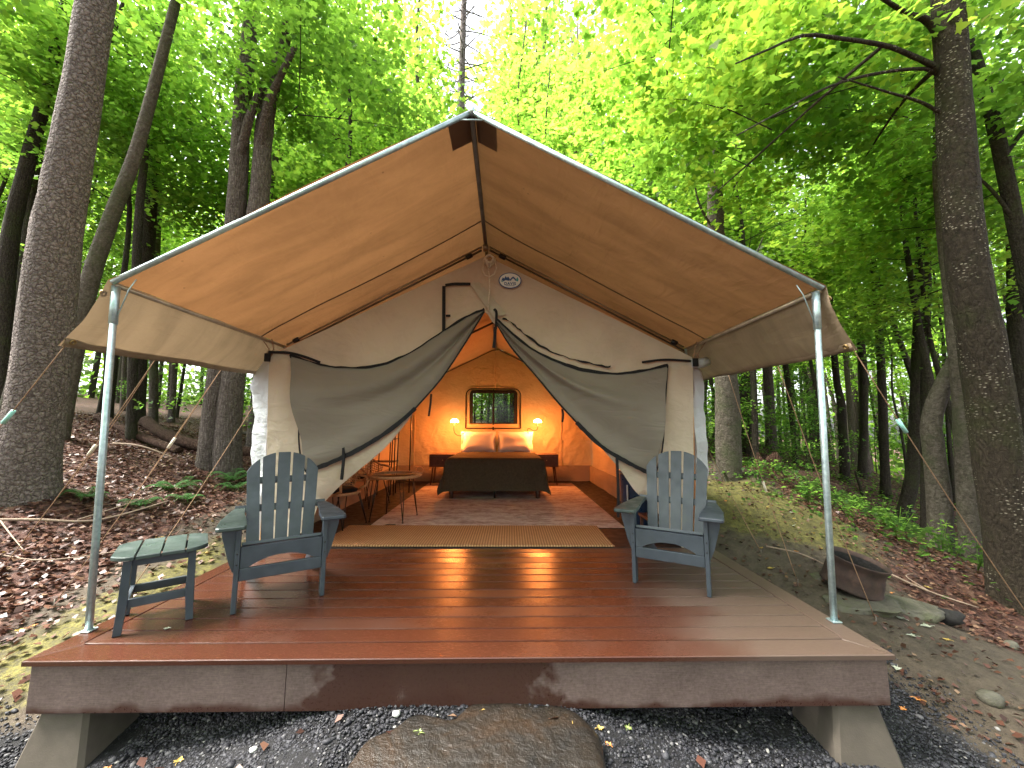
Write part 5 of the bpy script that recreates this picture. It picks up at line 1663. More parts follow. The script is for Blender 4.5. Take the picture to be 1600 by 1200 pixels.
hero('forest_tree', [([(-10.26, 5.93, 1.55), (-10.18, 5.57, 4.77), (-9.75, 5.33, 6.76), (-9.42, 5.18, 8.08), (-9, 5, 11)], .16, .08, .25)], 'dark trunk leaning in at the left edge, leftmost of the pair behind the pine', 'bark_dark', [(('mid', 0), (-9.5, 5.5, 4.5), .8)], n=10)
hero('forest_tree', [([(-11.19, 6.94, 1.7), (-11.06, 6.54, 5.21), (-10.77, 6.24, 7.74), (-10.48, 6.0, 9.7), (-10, 5.8, 12)], .15, .08, .25)], 'dark trunk behind the pine, right one of the leaning pair at the left edge', 'bark_dark', [(('mid', 2), (-10.6, 6.4, 5.0), .8)], n=10)
# bare dead conifer above the ridge
dc = [([(-1.74, 12.87, .5), (-1.62, 11.6, 11.0), (-1.56, 11.3, 15.0), (-1.46, 10.9, 19.0)], .22, .09, .1)]
dbr = []
_rg = random.Random(5)
for k in range(80):
    z = lerp(11.2, 19, k / 79); q = (z - 11) / 8
    x = lerp(-1.62, -1.46, q); y = lerp(11.6, 10.9, q)
    a = k * 2.4 + _rg.uniform(-.4, .4); L = _rg.uniform(.5, 1.5) * (1.1 if _rg.random() < .5 else .7)
    dz = _rg.uniform(-.25, .2)
    dbr.append(([(x, y, z), (x + .5 * L * math.cos(a), y + .5 * L * math.sin(a), z + dz * .4), (x + L * math.cos(a + .15), y + L * math.sin(a + .15), z + dz + .12 * L)], .028, .008))
    if _rg.random() < .7:
        b = a + _rg.choice([-.7, .7])
        dbr.append(([(x + .5 * L * math.cos(a), y + .5 * L * math.sin(a), z + dz * .4), (x + .8 * L * math.cos(b), y + .8 * L * math.sin(b), z + dz * .5), (x + 1.05 * L * math.cos(b), y + 1.05 * L * math.sin(b), z + dz)], .016, .005))
hero('dead_conifer', dc, 'bare dead grey conifer rising behind the peak of the fly', 'bark_dead', None, branches=dbr, n=12)
hero('forest_tree', [([(-5.19, 9.91, .6), (-5.06, 9.0, 9.24), (-5.03, 8.81, 10.9), (-5, 8.6, 14)], .15, .07, .1)], 'leafy trunk behind the left slope of the fly roof', 'bark_dark', [(('tall', 2), (-5.0, 9.2, 0.0), .85), (('mid', 1), (-4.9, 8.6, 4.5), .95)], n=10)
hero('hollow_tree', [([(4.62, 5.43, .24), (4.57, 5.22, 2.11), (4.40, 4.97, 4.37), (4.34, 4.85, 5.38), (4.30, 4.65, 7.14), (4.25, 4.4, 11)], .235, .09, .16)],
     'grey trunk with dark hollows standing right of the tent corner', 'bark_grey', [(('mid', 3), (4.5, 5.2, 4.2), .95), (('tall', 0), (4.3, 5.0, 3.5), .8)],
     branches=[([(4.45, 5.0, 3.7), (4.95, 4.9, 4.3), (5.3, 4.9, 5.0)], .03, .01), ([(4.36, 4.9, 5.1), (3.9, 4.6, 5.5), (3.75, 4.5, 6.2)], .03, .01)], rough=.12)
hero('forest_tree', [([(7.77, 9.76, .45), (7.7, 9.52, 2.8), (7.55, 9.1, 6.6), (7.4, 8.9, 12)], .17, .08, .2)], 'brown trunk close behind the hollow grey trunk, touching it in view', 'bark_dark', [(('tall', 1), (7.5, 9.4, 0), .8)], n=10)
hero('forest_tree', [([(9.89, 11.73, .5), (9.77, 11.47, 3.07), (9.52, 10.97, 7.48), (9.4, 10.7, 12)], .19, .09, .2)], 'thicker brown trunk a little right of the hollow grey trunk, farther back', 'bark_maple', [(('tall', 2), (9.6, 11.3, 0), .85)], n=10)
R3B = [([(4.93, 1.44, 4.98), (4.78, 1.36, 5.07), (4.37, 1.24, 5.09), (3.99, 1.13, 5.07), (3.43, 1.02, 5.01), (3.0, .92, 4.92), (2.58, .84, 4.67), (2.22, .75, 4.43)], .034, .006),
       ([(4.95, 1.45, 4.98), (4.70, 1.36, 5.05), (4.1, 1.27, 4.91), (3.47, 1.18, 4.66), (2.87, 1.11, 4.3), (2.37, 1.04, 3.98)], .022, .006),
       ([(4.98, 1.45, 4.55), (4.65, 1.40, 4.69), (4.17, 1.29, 4.70), (3.54, 1.18, 4.76)], .022, .006),
       ([(4.90, 1.35, 5.40), (4.68, 1.30, 5.57), (4.37, 1.20, 5.52), (3.98, 1.08, 5.54), (3.3, .9, 5.7)], .045, .010),
       ([(3.99, 1.13, 5.07), (3.6, 1.6, 4.8), (3.1, 2.1, 4.4), (2.7, 2.5, 4.1)], .018, .005),
       ([(4.95, 1.5, 5.2), (5.3, 2.2, 5.4), (5.6, 3.0, 5.3)], .03, .008)]
hero('flecked_tree', [([(5.78, 1.99, -.70), (5.56, 1.88, .36), (5.35, 1.73, 1.71), (5.12, 1.58, 3.07), (5.00, 1.43, 4.43), (4.90, 1.27, 5.79), (4.8, 1.1, 9.0)], .218, .105, .62)],
     'large dark trunk with pale lichen flecks at the right foreground', 'bark_fleck', [(('spray', 0), (3.6, 2.2, 4.4), .85), (('spray', 1), (4.3, 3.6, 4.9), .95), (('spray', 0), (2.6, 2.9, 5.6), .9), (('spray', 1), (5.9, 2.6, 5.0), .9), (('spray', 0), (4.6, 1.5, 6.3), .9)],
     branches=R3B, rough=.08)
hero('forest_tree', [([(7.5, 3.91, -.85), (7.39, 3.7, .94), (7.22, 3.47, 2.93), (7.01, 3.25, 4.91), (6.96, 3.06, 6.6), (6.9, 2.9, 10)], .135, .075, .2)], 'pale grey stem hugging the left side of the flecked dark trunk', 'bark_grey', [(('mid', 0), (7.0, 3.6, 2.8), .95)], n=12)
hero('crooked_tree', [([(7.30, 4.20, -.82), (7.34, 4.12, -.12), (7.22, 4.0, .92), (7.19, 3.95, 1.39), (7.40, 3.88, 1.97), (7.66, 3.81, 2.54), (7.86, 3.73, 3.3), (7.9, 3.7, 5.0)], .15, .09, .25)], 'grey stem with a sharp bend to the right, left of the flecked dark trunk', 'bark_grey', [(('spray', 1), (7.7, 4.2, 4.2), .9)], n=14)
hero('forest_tree', [([(8.4, 3.3, -1.2), (8.18, 3.18, .97), (7.67, 2.92, 3.33), (7.29, 2.72, 5.16), (6.97, 2.59, 6.34), (6.67, 2.5, 7.16)], .11, .06, .2)], 'dark slender trunk slanting down to the right edge beside the flecked trunk', 'bark_dark', [(('spray', 0), (7.4, 3.3, 4.2), .9)], n=10,
     branches=[([(7.5, 2.8, 4.1), (7.15, 2.8, 4.7), (6.7, 2.9, 5.3)], .03, .008), ([(7.3, 2.7, 5.1), (7.7, 2.5, 5.8), (8.1, 2.3, 6.8)], .035, .01)])
hero('forest_tree', [([(10.9, 5.66, -1.5), (10.89, 5.44, 2.83), (10.83, 5.27, 4.29), (10.72, 5.06, 6.14), (10.7, 5, 9)], .17, .09, .2)], 'straight trunk at the very right edge beyond the flecked trunk', 'bark_dark', [(('mid', 1), (10.8, 5.6, .5), 1.0)], n=12)
hero('leaning_tree', [([(9.80, 7.43, -1.25), (10.27, 7.27, .05), (10.37, 7.01, 2.33), (10.44, 6.72, 4.85), (10.47, 6.47, 7.05), (10.5, 6.3, 10)], .15, .07, .2)], 'dark stem whose foot slants sharply left, among the thin trees on the right', 'bark_dark', [(('mid', 2), (10.4, 7.0, 1.5), .95)], n=12)
hero('forest_tree', [([(11.07, 8.82, -.5), (10.98, 8.49, 2.5), (10.79, 8.18, 5.24), (10.6, 8, 9)], .12, .06, .2)], 'straight dark stem left of the one with the slanting foot', 'bark_dark', [(('mid', 3), (10.8, 8.6, 1.0), .95)], n=10)
hero('forest_tree', [([(10.82, 9.84, -.35), (10.71, 9.58, 1.82), (10.5, 9.43, 3.21), (10.4, 9.2, 8)], .13, .06, .2)], 'brown stem just right of the right fly pole in the woods', 'bark_dark', [(('mid', 0), (10.6, 9.6, .8), 1.0)], n=10)
hero('forest_tree', [([(9.95, 6.85, -1.25), (10.03, 6.52, 2.28), (10.07, 6.35, 3.77), (10.09, 6.21, 4.96), (10.1, 6, 8)], .08, .05, .2)], 'slim dark stem directly behind the bent grey stem', 'bark_dark', [(('sapling', 1), (10.0, 6.5, 1.2), 1.5)], n=9)
hero('forest_tree', [([(12.24, 10.8, -.4), (12.34, 10.46, 2.73), (12.11, 10.17, 5.32), (12, 10, 9)], .13, .06, .2)], 'stem standing alone between the fly pole and the slanting-foot stem', 'bark_dark', [(('mid', 1), (12.2, 10.6, 1.0), 1.0)], n=10)

# the woods around: trees scattered on the slope, each a thing of its own
placed = [(-5.5, 2.5), (-7.5, 4.5), (-5.3, 5.4), (4.6, 5.4), (5.6, 2.0), (7.4, 4.0), (8.2, 3.2)]
def ok(x, y, dmin):
    if abs(x) < 3.6 and y < 8.6: return False
    if -.17 * (y + 2.3) < x + .1 < .11 * (y + 2.3) and y < 24: return False
    if abs(x) < 4.2 and y < 3.5: return False
    for px, py in placed:
        if (px - x) ** 2 + (py - y) ** 2 < dmin * dmin: return False
    return True
def scatter(n, rmin, rmax, dmin, half=57, power=1.0, lo=-1, hi=1):
    out = []
    tries = 0
    while len(out) < n and tries < 20000:
        tries += 1
        a = R(random.uniform(-half, half)); r = lerp(rmin, rmax, random.random() ** power)
        x = .2 + r * math.sin(a); y = -2.26 + r * math.cos(a)
        if ok(x, y, dmin):
            placed.append((x, y)); out.append((x, y))
    return out
def side_of(x, y):
    a = math.degrees(math.atan2(x - .2, y + 2.26))
    return 'left' if a < -24 else ('right' if a > 22 else 'behind')
LAB = {('pole', 'left'): 'thin straight pole-like tree in the woods left of the tent', ('pole', 'right'): 'thin dark pole-like tree in the woods right of the tent', ('pole', 'behind'): 'thin pole-like tree behind the tent',
       ('tall', 'left'): 'tall forest tree in the woods beyond the big pine',
       ('tall', 'right'): 'tall forest tree in the woods on the right beyond the fire ring',
       ('tall', 'behind'): 'tall forest tree standing behind the tent',
       ('mid', 'left'): 'slender understory maple in the woods left of the tent',
       ('mid', 'right'): 'slender understory maple in the woods right of the tent',
       ('mid', 'behind'): 'slender understory maple behind the tent roof',
       ('sapling', 'left'): 'leafy sapling on the leaf-strewn slope left of the tent',
       ('sapling', 'right'): 'leafy sapling in the green thicket right of the tent',
       ('sapling', 'behind'): 'leafy sapling behind the tent seen only past its walls'}
NAME = {'pole': 'pole_tree', 'tall': 'forest_tree', 'mid': 'understory_maple', 'sapling': 'sapling'}
def plant(kind, nv, pts, smin, smax):
    for x, y in pts:
        s = side_of(x, y)
        sc = random.uniform(smin, smax)
        grow(NAME[kind], (kind, random.randrange(nv)), x, y, LAB[(kind, s)], LAB[(kind, s)].replace('tree ', 'trees ').replace('maple ', 'maples ').replace('sapling ', 'saplings '), sc, None, (R(random.uniform(-4, 4)), R(random.uniform(-4, 4))))
plant('tall', 3, scatter(30, 15, 42, 2.5, 58, .8), .8, 1.15)
plant('mid', 4, scatter(34, 9.5, 30, 1.9, 58, .9), .75, 1.1)
plant('pole', 3, scatter(90, 9.5, 34, .9, 58, .8), .8, 1.25)
plant('sapling', 3, scatter(46, 9.5, 28, .9, 57, .8), .6, 1.1)

for x, y, k, sc in ((-3.4, 9.6, ('mid', 0), 1.0), (-2.1, 10.2, ('mid', 1), 1.05), (1.9, 9.2, ('mid', 2), 1.0), (3.0, 9.9, ('mid', 3), 1.0), (-5.2, 12.6, ('tall', 0), 1.0), (2.9, 12.3, ('tall', 1), 1.1), (3.6, 12.0, ('tall', 2), .9), (-3.6, 14.0, ('tall', 0), 1.05), (1.7, 14.2, ('tall', 1), 1.1), (.9, 12.6, ('pole', 2), 1.4), (.2, 15.5, ('pole', 1), 1.5), (.6, 16.0, ('tall', 0), 1.6), (2.4, 16.8, ('tall', 2), 1.65), (6.0, 10.5, ('tall', 0), .85), (-2.6, 9.1, ('tall', 1), .95), (-4.4, 10.6, ('tall', 2), 1.0), (2.7, 10.4, ('tall', 0), 1.0), (4.3, 9.0, ('tall', 1), .9), (-6.4, 8.0, ('tall', 0), .9), (6.3, 7.2, ('mid', 1), 1.1), (1.3, 15.5, ('tall', 2), 1.15), (-4.4, 15.5, ('tall', 1), 1.15)):
    grow(NAME[k[0]], k, x, y, LAB[(k[0], 'behind')], LAB[(k[0], 'behind')].replace('tree ', 'trees ').replace('maple ', 'maples '), sc)
for i, (x, y) in enumerate(((-6, -5.5), (-2.0, -7.5), (4.5, -6.5), (9.5, -4.0), (-10, -3.5), (-5, -11), (1, -12), (7, -11))):  # unseen trees added behind the camera to shade the deck and tent front
    k = ('tall', i % 3) if i > 4 else ('mid', i % 4)
    grow(NAME[k[0]], k, x, y, 'unseen broadleaf tree behind the viewpoint, added to shade the deck', 'unseen trees behind the viewpoint added for shade', .95)

for x, y, v, sc in ((6.0, 7.6, 0, .8), (6.9, 8.3, 1, .9), (5.5, 8.2, 2, .7), (7.6, 7.2, 1, .6), (8.4, 8.0, 0, .8)):
    grow('sapling', ('sapling', v), x, y, 'layered green sapling just right of the hollow grey trunk', 'layered saplings just right of the hollow grey trunk', sc)
for x, y, v, sc in ((-.5, 13.5, 0, .9), (.2, 15.0, 1, .9), (-1.0, 17.0, 2, 1.1), (.6, 19.0, 0, 1.2), (-1.6, 21.0, 1, 1.2), (-.2, 11.5, 2, .45)):
    grow('sapling', ('sapling', v), x, y, 'green sapling seen through the rear tent window', 'saplings seen through the rear tent window', sc)
# say where each scattered tree stands, counted from the left between the landmarks one can find
LAND = [(-90, -50, 'left of the big pine'), (-50, -36, 'between the big pine and the twin maple'), (-36, -22, 'between the twin maple and the fly roof'),
        (-22, 0, 'behind the left half of the fly roof'), (0, 23, 'behind the right half of the fly roof'), (23, 31, 'just left of the hollow grey trunk'),
        (31, 40, 'between the hollow trunk and right fly pole'), (40, 49, 'between right fly pole and crooked grey stem'), (49, 90, 'beyond the flecked dark trunk')]
ORD = ['leftmost', 'second', 'third', 'fourth', 'fifth', 'sixth', 'seventh', 'eighth', 'ninth', 'tenth', 'eleventh', 'twelfth', 'thirteenth', 'fourteenth', 'fifteenth', 'sixteenth', 'seventeenth', 'eighteenth', 'nineteenth', 'twentieth', 'twenty-first', 'twenty-second', 'twenty-third', 'twenty-fourth', 'twenty-fifth', 'twenty-sixth']
KIND = {'tall': ('tall forest tree', 'tall forest trees'), 'mid': ('slender understory maple', 'slender understory maples'), 'pole': ('thin pole-like tree', 'thin pole-like trees'), 'sapling': ('leafy sapling', 'leafy saplings')}
for kk in KIND:
    for a0, a1, where in LAND:
        row = sorted(((math.atan2(x - .2, y + 2.26), t) for k2, x, y, t in GROWN if k2 == kk and y > -2 and a0 <= math.degrees(math.atan2(x - .2, y + 2.26)) < a1), key=lambda q: q[0])
        for i, (_, t) in enumerate(row):
            o_ = ORD[i] + (' from the left' if i else '') if len(row) > 1 else 'the only one there'
            t['label'] = KIND[kk][0] + ' ' + where + (', ' + o_ if len(row) > 1 else '')
            t['group'] = KIND[kk][1] + ' ' + where

# far wood closing the view: one mass of leaf clumps and stems
rng = np.random.default_rng(99)
def far_wood():
    n = 80000
    a = np.radians(rng.uniform(-66, 66, n)); r = rng.uniform(40, 62, n)
    x = .2 + r * np.sin(a); y = -2.26 + r * np.cos(a)
    base = ground_np(x, y)
    h = rng.uniform(0, 1, n) ** 1.3 * 26
    clump = np.sin(a * 31 + np.sin(h * .6) * 1.5) * np.sin(h * .75 + a * 17) + .6 * np.sin(a * 83 + h * 1.7) * np.sin(h * 1.9 - a * 40)
    keep = (clump > -0.55)
    keep |= (h < 3.5)
    C = np.stack([x, y, base + h], 1)[keep]
    N = rng.normal(size=C.shape) * .7 + np.array([0, -.4, 1.0])
    return leaves_mesh('far_wood', C, N, .50, 'rhomb', rng)
fw = link('far_wood', far_wood(), M['leaf_far'])
tag(fw, 'far green wood closing the view between the trunks', kind='stuff')
mb = MB()
_r2 = random.Random(17)
for k in range(240):
    a = R(_r2.uniform(-62, 62)); r = _r2.uniform(28, 55)
    x, y = .2 + r * math.sin(a), -2.26 + r * math.cos(a); z = gz(x, y) - .3
    L = _r2.uniform(9, 18); w = _r2.uniform(.08, .2)
    mb.tube([(x, y, z), (x + _r2.uniform(-.3, .3), y, z + L * .5), (x + _r2.uniform(-.8, .8), y, z + L)], [w, w * .8, w * .45], 6, False)
o = mb.build('far_trunks', M['bark_dark'], None, False)
tag(o, 'mass of dark stems in the far wood', kind='stuff')

# ================================================================== UNDERGROWTH, LITTER, GRAVEL
def fern(x, y, label, n, L, rz=0.0, seed=0):
    t = thing('fern', label, 'fern', (x, y, gz(x, y)), rz, 'ferns on the slope left of the tent')
    rg = random.Random(seed)
    for k in range(n):
        az = 2 * math.pi * k / n + rg.uniform(-.3, .3); l = L * rg.uniform(.75, 1.15); rise = rg.uniform(.35, .75)
        d = Vector((math.cos(az), math.sin(az), 0)); sd = Vector((-d.y, d.x, 0))
        mb = MB()
        P = []
        for i in range(15):
            q = i / 14
            P.append(d * l * q * (1 - .12 * q) + Vector((0, 0, l * (rise * q * 1.3 - rise * 1.25 * q * q * q) + .02)))
        mb.tube(P, .003, 4)
        for i in range(2, 15):
            q = i / 14
            w = l * .30 * math.sin(math.pi * min(1, q * .92 + .06)) ** .8 * (1.15 - .75 * q)
            for s in (-1, 1):
                a = P[i]; tip = a + sd * s * w + d * w * .35 + Vector((0, 0, -.18 * w))
                b = .022 * l / .4 + .004
                mb.add([a - d * b * .5, a + (tip - a) * .5 - d * b * .6, tip, a + (tip - a) * .5 + d * b * .6, a + d * b * .5], [(0, 1, 2, 3, 4)])
        mb.build('frond', M['fern'], t, False)
    return t
fern(-4.35, 2.75, 'fern lying low near the edge of the deck behind the side table', 6, .30, .3, 1)
fern(-4.60, 3.55, 'fern between the left fly pole and the left chair, middle of the slope', 7, .42, 1.1, 2)
fern(-4.10, 3.15, 'small bright fern nearest the back of the left chair', 6, .26, .4, 3)
fern(-4.55, 4.70, 'large fern at the foot of the twin maple', 8, .52, .2, 4)
fern(-4.95, 2.70, 'small fern left of the deck by the big pine roots', 6, .30, 2.1, 5)
fern(-4.15, 4.15, 'fern tucked close to the white side flap of the tent', 7, .36, .9, 6)

def herb(x, y, h, label, seed, name='leafy_herb', mat='leaf_cool', leaf=.075, n=26, group='leafy herbs beside the mossy clearing'):
    t = thing(name, label, 'plant', (x, y, gz(x, y)), 0, group)
    rg = np.random.default_rng(seed)
    st_ = MB(); C = []; N = []
    for k in range(5):
        a = rg.uniform(0, 6.28); l = h * rg.uniform(.6, 1.0); sp = rg.uniform(.15, .5) * h
        top = np.array([sp * math.cos(a), sp * math.sin(a), l])
        st_.tube([(0, 0, 0), tuple(top * .5 + np.array([0, 0, .08 * h])), tuple(top)], .0035, 4)
        for q in np.linspace(.35, 1.0, n // 5):
            p = top * q + rg.normal(size=3) * .05 * np.array([1, 1, .4]) + np.array([0, 0, .05 * h])
            C.append(p); N.append(np.array([rg.normal() * .35, rg.normal() * .35, 1]))
    st_.build('stems', M['leaf_cool'], t, False)
    me = leaves_mesh('foliage', np.array(C), np.array(N), leaf, 'rhomb', rg)
    link('foliage', me, M[mat], t)['kind'] = 'stuff'
    return t
_r3 = random.Random(31)
herb_things = []
herbs = [(5.0, 5.0), (5.4, 4.7), (5.7, 4.3), (5.2, 4.2), (5.9, 4.9), (6.3, 4.3), (6.0, 3.7), (6.4, 3.3), (5.4, 3.6), (5.7, 3.1), (6.2, 2.8), (6.7, 3.7), (6.9, 3.0), (6.6, 4.8), (5.0, 5.9), (5.8, 5.6), (6.6, 5.7), (7.2, 5.0), (7.6, 5.9), (6.1, 6.5), (7.0, 6.8), (8.0, 7.0), (8.6, 6.1), (5.5, 7.2)]
for i, (x, y) in enumerate(herbs):
    herb_things.append(herb(x + _r3.uniform(-.15, .15), y + _r3.uniform(-.15, .15), _r3.uniform(.22, .55), 'leafy green herb in the undergrowth between the mossy clearing and the right-hand trees', 100 + i, n=40))
for i, t in enumerate(sorted(herb_things, key=lambda t: math.atan2(t.location.x - .2, t.location.y + 2.26))):
    t['label'] = 'leafy green herb in the undergrowth right of the mossy clearing, ' + ORD[i] + ('' if i == 0 else ' from the left')
herb(5.6, 1.35, .22, 'small green sprig at the foot of the flecked dark trunk', 300, leaf=.08, n=20, group=None)
def ground_cover():
    rg = np.random.default_rng(5)
    n = 26000
    x = rg.uniform(3.2, 16, n); y = rg.uniform(1.8, 16, n)
    w = np.exp(-((x - 6.0) / 1.3) ** 2 - ((y - 4.4) / 1.9) ** 2) + .55 * (np.hypot(x - 9.5, y - 8) < 5.5) * (x > 6) + .5 * np.exp(-((x - 5.2) / .9) ** 2 - ((y - 5.2) / .8) ** 2)
    keep = (rg.uniform(0, 1, n) < w) & (np.sin(x * 3.1 + y) * np.sin(y * 2.7 - x) > -.55)
    x, y = x[keep], y[keep]
    C = np.stack([x, y, ground_np(x, y) + rg.uniform(.02, .26, len(x)) * np.clip((np.hypot(x - 4.4, y - 3.2) - .6), .15, 1)], 1)
    N = np.stack([rg.normal(size=len(x)) * .4, rg.normal(size=len(x)) * .4 - .1, np.ones(len(x))], 1)
    return leaves_mesh('ground_cover', C, N, .085, 'rhomb', rg)
o = link('ground_cover', ground_cover(), M['leaf_cool']); tag(o, 'low green ground cover right of the tent', kind='stuff')

def litter():
    rg = np.random.default_rng(8)
    n = 200000
    r = 1.2 + 24 * rg.uniform(0, 1, n) ** 1.45; a = np.radians(rg.uniform(-66, 66, n))
    x = .2 + r * np.sin(a); y = -2.26 + r * np.cos(a)
    zl, zm, zg = zones_np(x, y)
    p = zl * .95 + zm * .07 + .13 * (np.hypot(x, y) < 9)
    p = np.where(zg > .5, .004, p)
    p = np.where((np.abs(x) < 2.75) & (y > -.05) & (y < 7.2), 0, p)
    keep = rg.uniform(0, 1, n) < p
    x, y = x[keep], y[keep]
    C = np.stack([x, y, ground_np(x, y) + rg.uniform(.008, .035, len(x))], 1)
    N = np.stack([rg.normal(size=len(x)) * .38, rg.normal(size=len(x)) * .38, np.ones(len(x))], 1)
    return leaves_mesh('leaf_litter', C, N, np.where((x > 2) & (np.hypot(x, y) < 6), .046, .060), 'rhomb', rg)
o = link('leaf_litter', litter(), M['litter']); tag(o, 'red brown fallen leaves covering the forest floor', kind='stuff')

def gravel():
    rg = np.random.default_rng(4)
    n = 92000
    x = rg.uniform(-3.0, 3.4, n); y = rg.uniform(-.85, .95, n)
    _, _, zg = zones_np(x, y)
    keep = (rg.uniform(0, 1, n) < zg * 1.0) & ~((np.abs(x) < 2.3) & (y > .9)) & (y > -1.35)
    x, y = x[keep], y[keep]
    m = len(x)
    ico = bmesh.new(); bmesh.ops.create_icosphere(ico, subdivisions=1, radius=1.0)
    bv = np.array([v.co[:] for v in ico.verts]); bf = np.array([[v.index for v in f.verts] for f in ico.faces]); ico.free()
    # a crushed chip: the sphere cut down to an angular 12-vertex block
    V = np.repeat(bv[None], m, 0) * rg.uniform(.65, 1.3, (m, len(bv), 1))
    s = .0053 * rg.lognormal(0, .42, m)
    sc = s[:, None] * np.stack([rg.uniform(.8, 1.5, m), rg.uniform(.7, 1.2, m), rg.uniform(.45, .9, m)], 1)
    V = V * sc[:, None, :]
    th = rg.uniform(0, 6.28, m); c, s_ = np.cos(th), np.sin(th)
    X = V[..., 0] * c[:, None] - V[..., 1] * s_[:, None]; Y = V[..., 0] * s_[:, None] + V[..., 1] * c[:, None]
    Z = V[..., 2] + rg.normal(size=m)[:, None] * .15 * X
    P = np.stack([X + x[:, None], Y + y[:, None], Z + (ground_np(x, y) + .004)[:, None]], 2).reshape(-1, 3)
    Fi = (bf[None] + (np.arange(m) * len(bv))[:, None, None]).ravel()
    return npmesh('gravel', P, Fi, 3)
o = link('gravel', gravel(), M['gravel']); tag(o, 'dark crushed stone gravel in front of and under the deck', kind='stuff')

# single fallen leaves one can pick out
def fallen(x, y, size, mat, label, z=None, rz=None, tilt=(0, 0), group='single fallen leaves'):
    t = thing('fallen_leaf', label, 'leaf', (x, y, (gz(x, y) + .014) if z is None else z), 0, group, (R(tilt[0]), R(tilt[1]), random.uniform(0, 6.28) if rz is None else rz))
    mb = MB()
    pts = [(p[0] * size, p[1] * size, size * (.10 * abs(p[0]) + .12 * p[0] * p[1] - .05 * p[1])) for p in MAPLE]
    n = len(pts)
    c = (0, .15 * size, -.012)
    vs = [c] + pts
    mb.add(vs, [(0, 1 + k, 1 + (k + 1) % n) for k in range(n)], True)
    mb.build('blade', M[mat], t, False)
    MB().tube([(0, -.28 * size, 0), (.06 * size, -.6 * size, .004), (.1 * size, -.9 * size, .002)], .0018, 4).build('stalk', M[mat], t, False)
    return t
fallen(.56, -.085, .080, 'yellow_leaf', 'large pale yellow maple leaf on the gravel against the fascia', None, -.3, (-20, 5))
fallen(.70, -.10, .034, 'yellow_leaf', 'small bright yellow leaf on the gravel just right of the large pale one', None)
fallen(.08, -.045, .034, 'yellow_leaf', 'curled yellow leaf in the notch behind the stepping stone', None, .8, (-25, 10))
fallen(-.215, -.20, .040, 'green_leaf', 'olive green leaf lying on the back of the stepping stone', -.236, 1.2)
fallen(-.14, -.42, .026, 'yellow_leaf', 'small yellow-green leaf in the middle of the stepping stone', -.232, 2.0)
fallen(-1.46, -.06, .042, 'yellow_leaf', 'yellow leaf on the gravel at the bottom left under the deck', None, .2)
fallen(-1.85, -.03, .040, 'orange_leaf', 'orange leaf on the gravel beside the left concrete pier', None, 1.0)
fallen(.72, -.18, .032, 'orange_leaf', 'orange leaf at the right edge of the stepping stone', None, .5)
fallen(.86, -.05, .036, 'green_leaf', 'green leaf on the gravel right of the stepping stone', None, 2.5)
fallen(2.98, .50, .050, 'orange_leaf', 'bright orange leaf on the dirt right of the deck corner', None, .7)
fallen(2.80, .42, .036, 'orange_leaf', 'dull orange leaf closest to the right concrete pier', None, 1.9)
fallen(3.84, 1.05, .042, 'yellow_leaf', 'yellow leaf on the dirt below the fire ring, right of the pale leaves', None, .4)
fallen(3.50, 1.0, .055, 'pale_leaf', 'pale leaf on bare dirt between the deck and the dark rounded stone', None, .9)
fallen(3.08, .72, .055, 'pale_leaf', 'grey-green pale leaf close to the right deck corner', None, 2.2)
fallen(3.72, 1.30, .060, 'pale_leaf', 'pale torn leaf just below the flat stones of the fire ring', None, .2)
fallen(3.88, 1.24, .070, 'pale_leaf', 'largest pale leaf below the fire ring, right of the torn one', None, 1.3)
fallen(-2.88, 1.25, .055, 'yellow_leaf', 'bright yellow leaf on the moss seen under the side table', None, .5)
fallen(-3.40, .85, .055, 'yellow_leaf', 'yellow leaf on the moss left of the left fly pole', None, .5)
fallen(-3.60, 2.2, .055, 'yellow_leaf', 'yellow leaf in the brown litter behind the side table', None, 1.5)
fallen(3.05, 2.0, .055, 'yellow_leaf', 'yellow leaf on the dirt beside the right edge of the deck', None, 1.5)
fallen(-1.88, .30, .030, 'pale_leaf', 'tiny pale leaf on the deck boards under the side table', .006, 1.5)
_r4 = random.Random(77)
for k in range(46):
    if k % 2: x, y = _r4.uniform(3.0, 5.4), _r4.uniform(.7, 3.9)
    else: x, y = _r4.uniform(-6.0, -2.9), _r4.uniform(.8, 4.4)
    if abs(x) < 2.7: continue
    mt = _r4.choice(['yellow_leaf', 'pale_leaf', 'yellow_leaf', 'orange_leaf'])
    sd = 'mossy ground right of the deck' if x > 0 else 'leaf litter slope left of the deck'
    nm = {'yellow_leaf': 'yellowed', 'pale_leaf': 'pale', 'orange_leaf': 'orange'}[mt]
    fallen(x, y, _r4.uniform(.028, .045), mt, 'small %s leaf scattered on the %s' % (nm, sd), None, None, (_r4.uniform(-18, 18), _r4.uniform(-18, 18)), 'small %s leaves on the %s' % (nm, sd))
for x, y, s, lab in ((-.36, -.06, .020, 'white pebble on the gravel at the upper left of the stepping stone'), (1.02, -.35, .016, 'white pebble in the gravel right of the stepping stone'), (-1.05, -.12, .018, 'white pebble in the gravel left of the stepping stone')):
    blob_stone('pebble', lab, 'pebble', (x, y, gz(x, y) + s * .5), s, s * .8, s * .7, x * 9, M['badge_white'], 0, .9, 2)

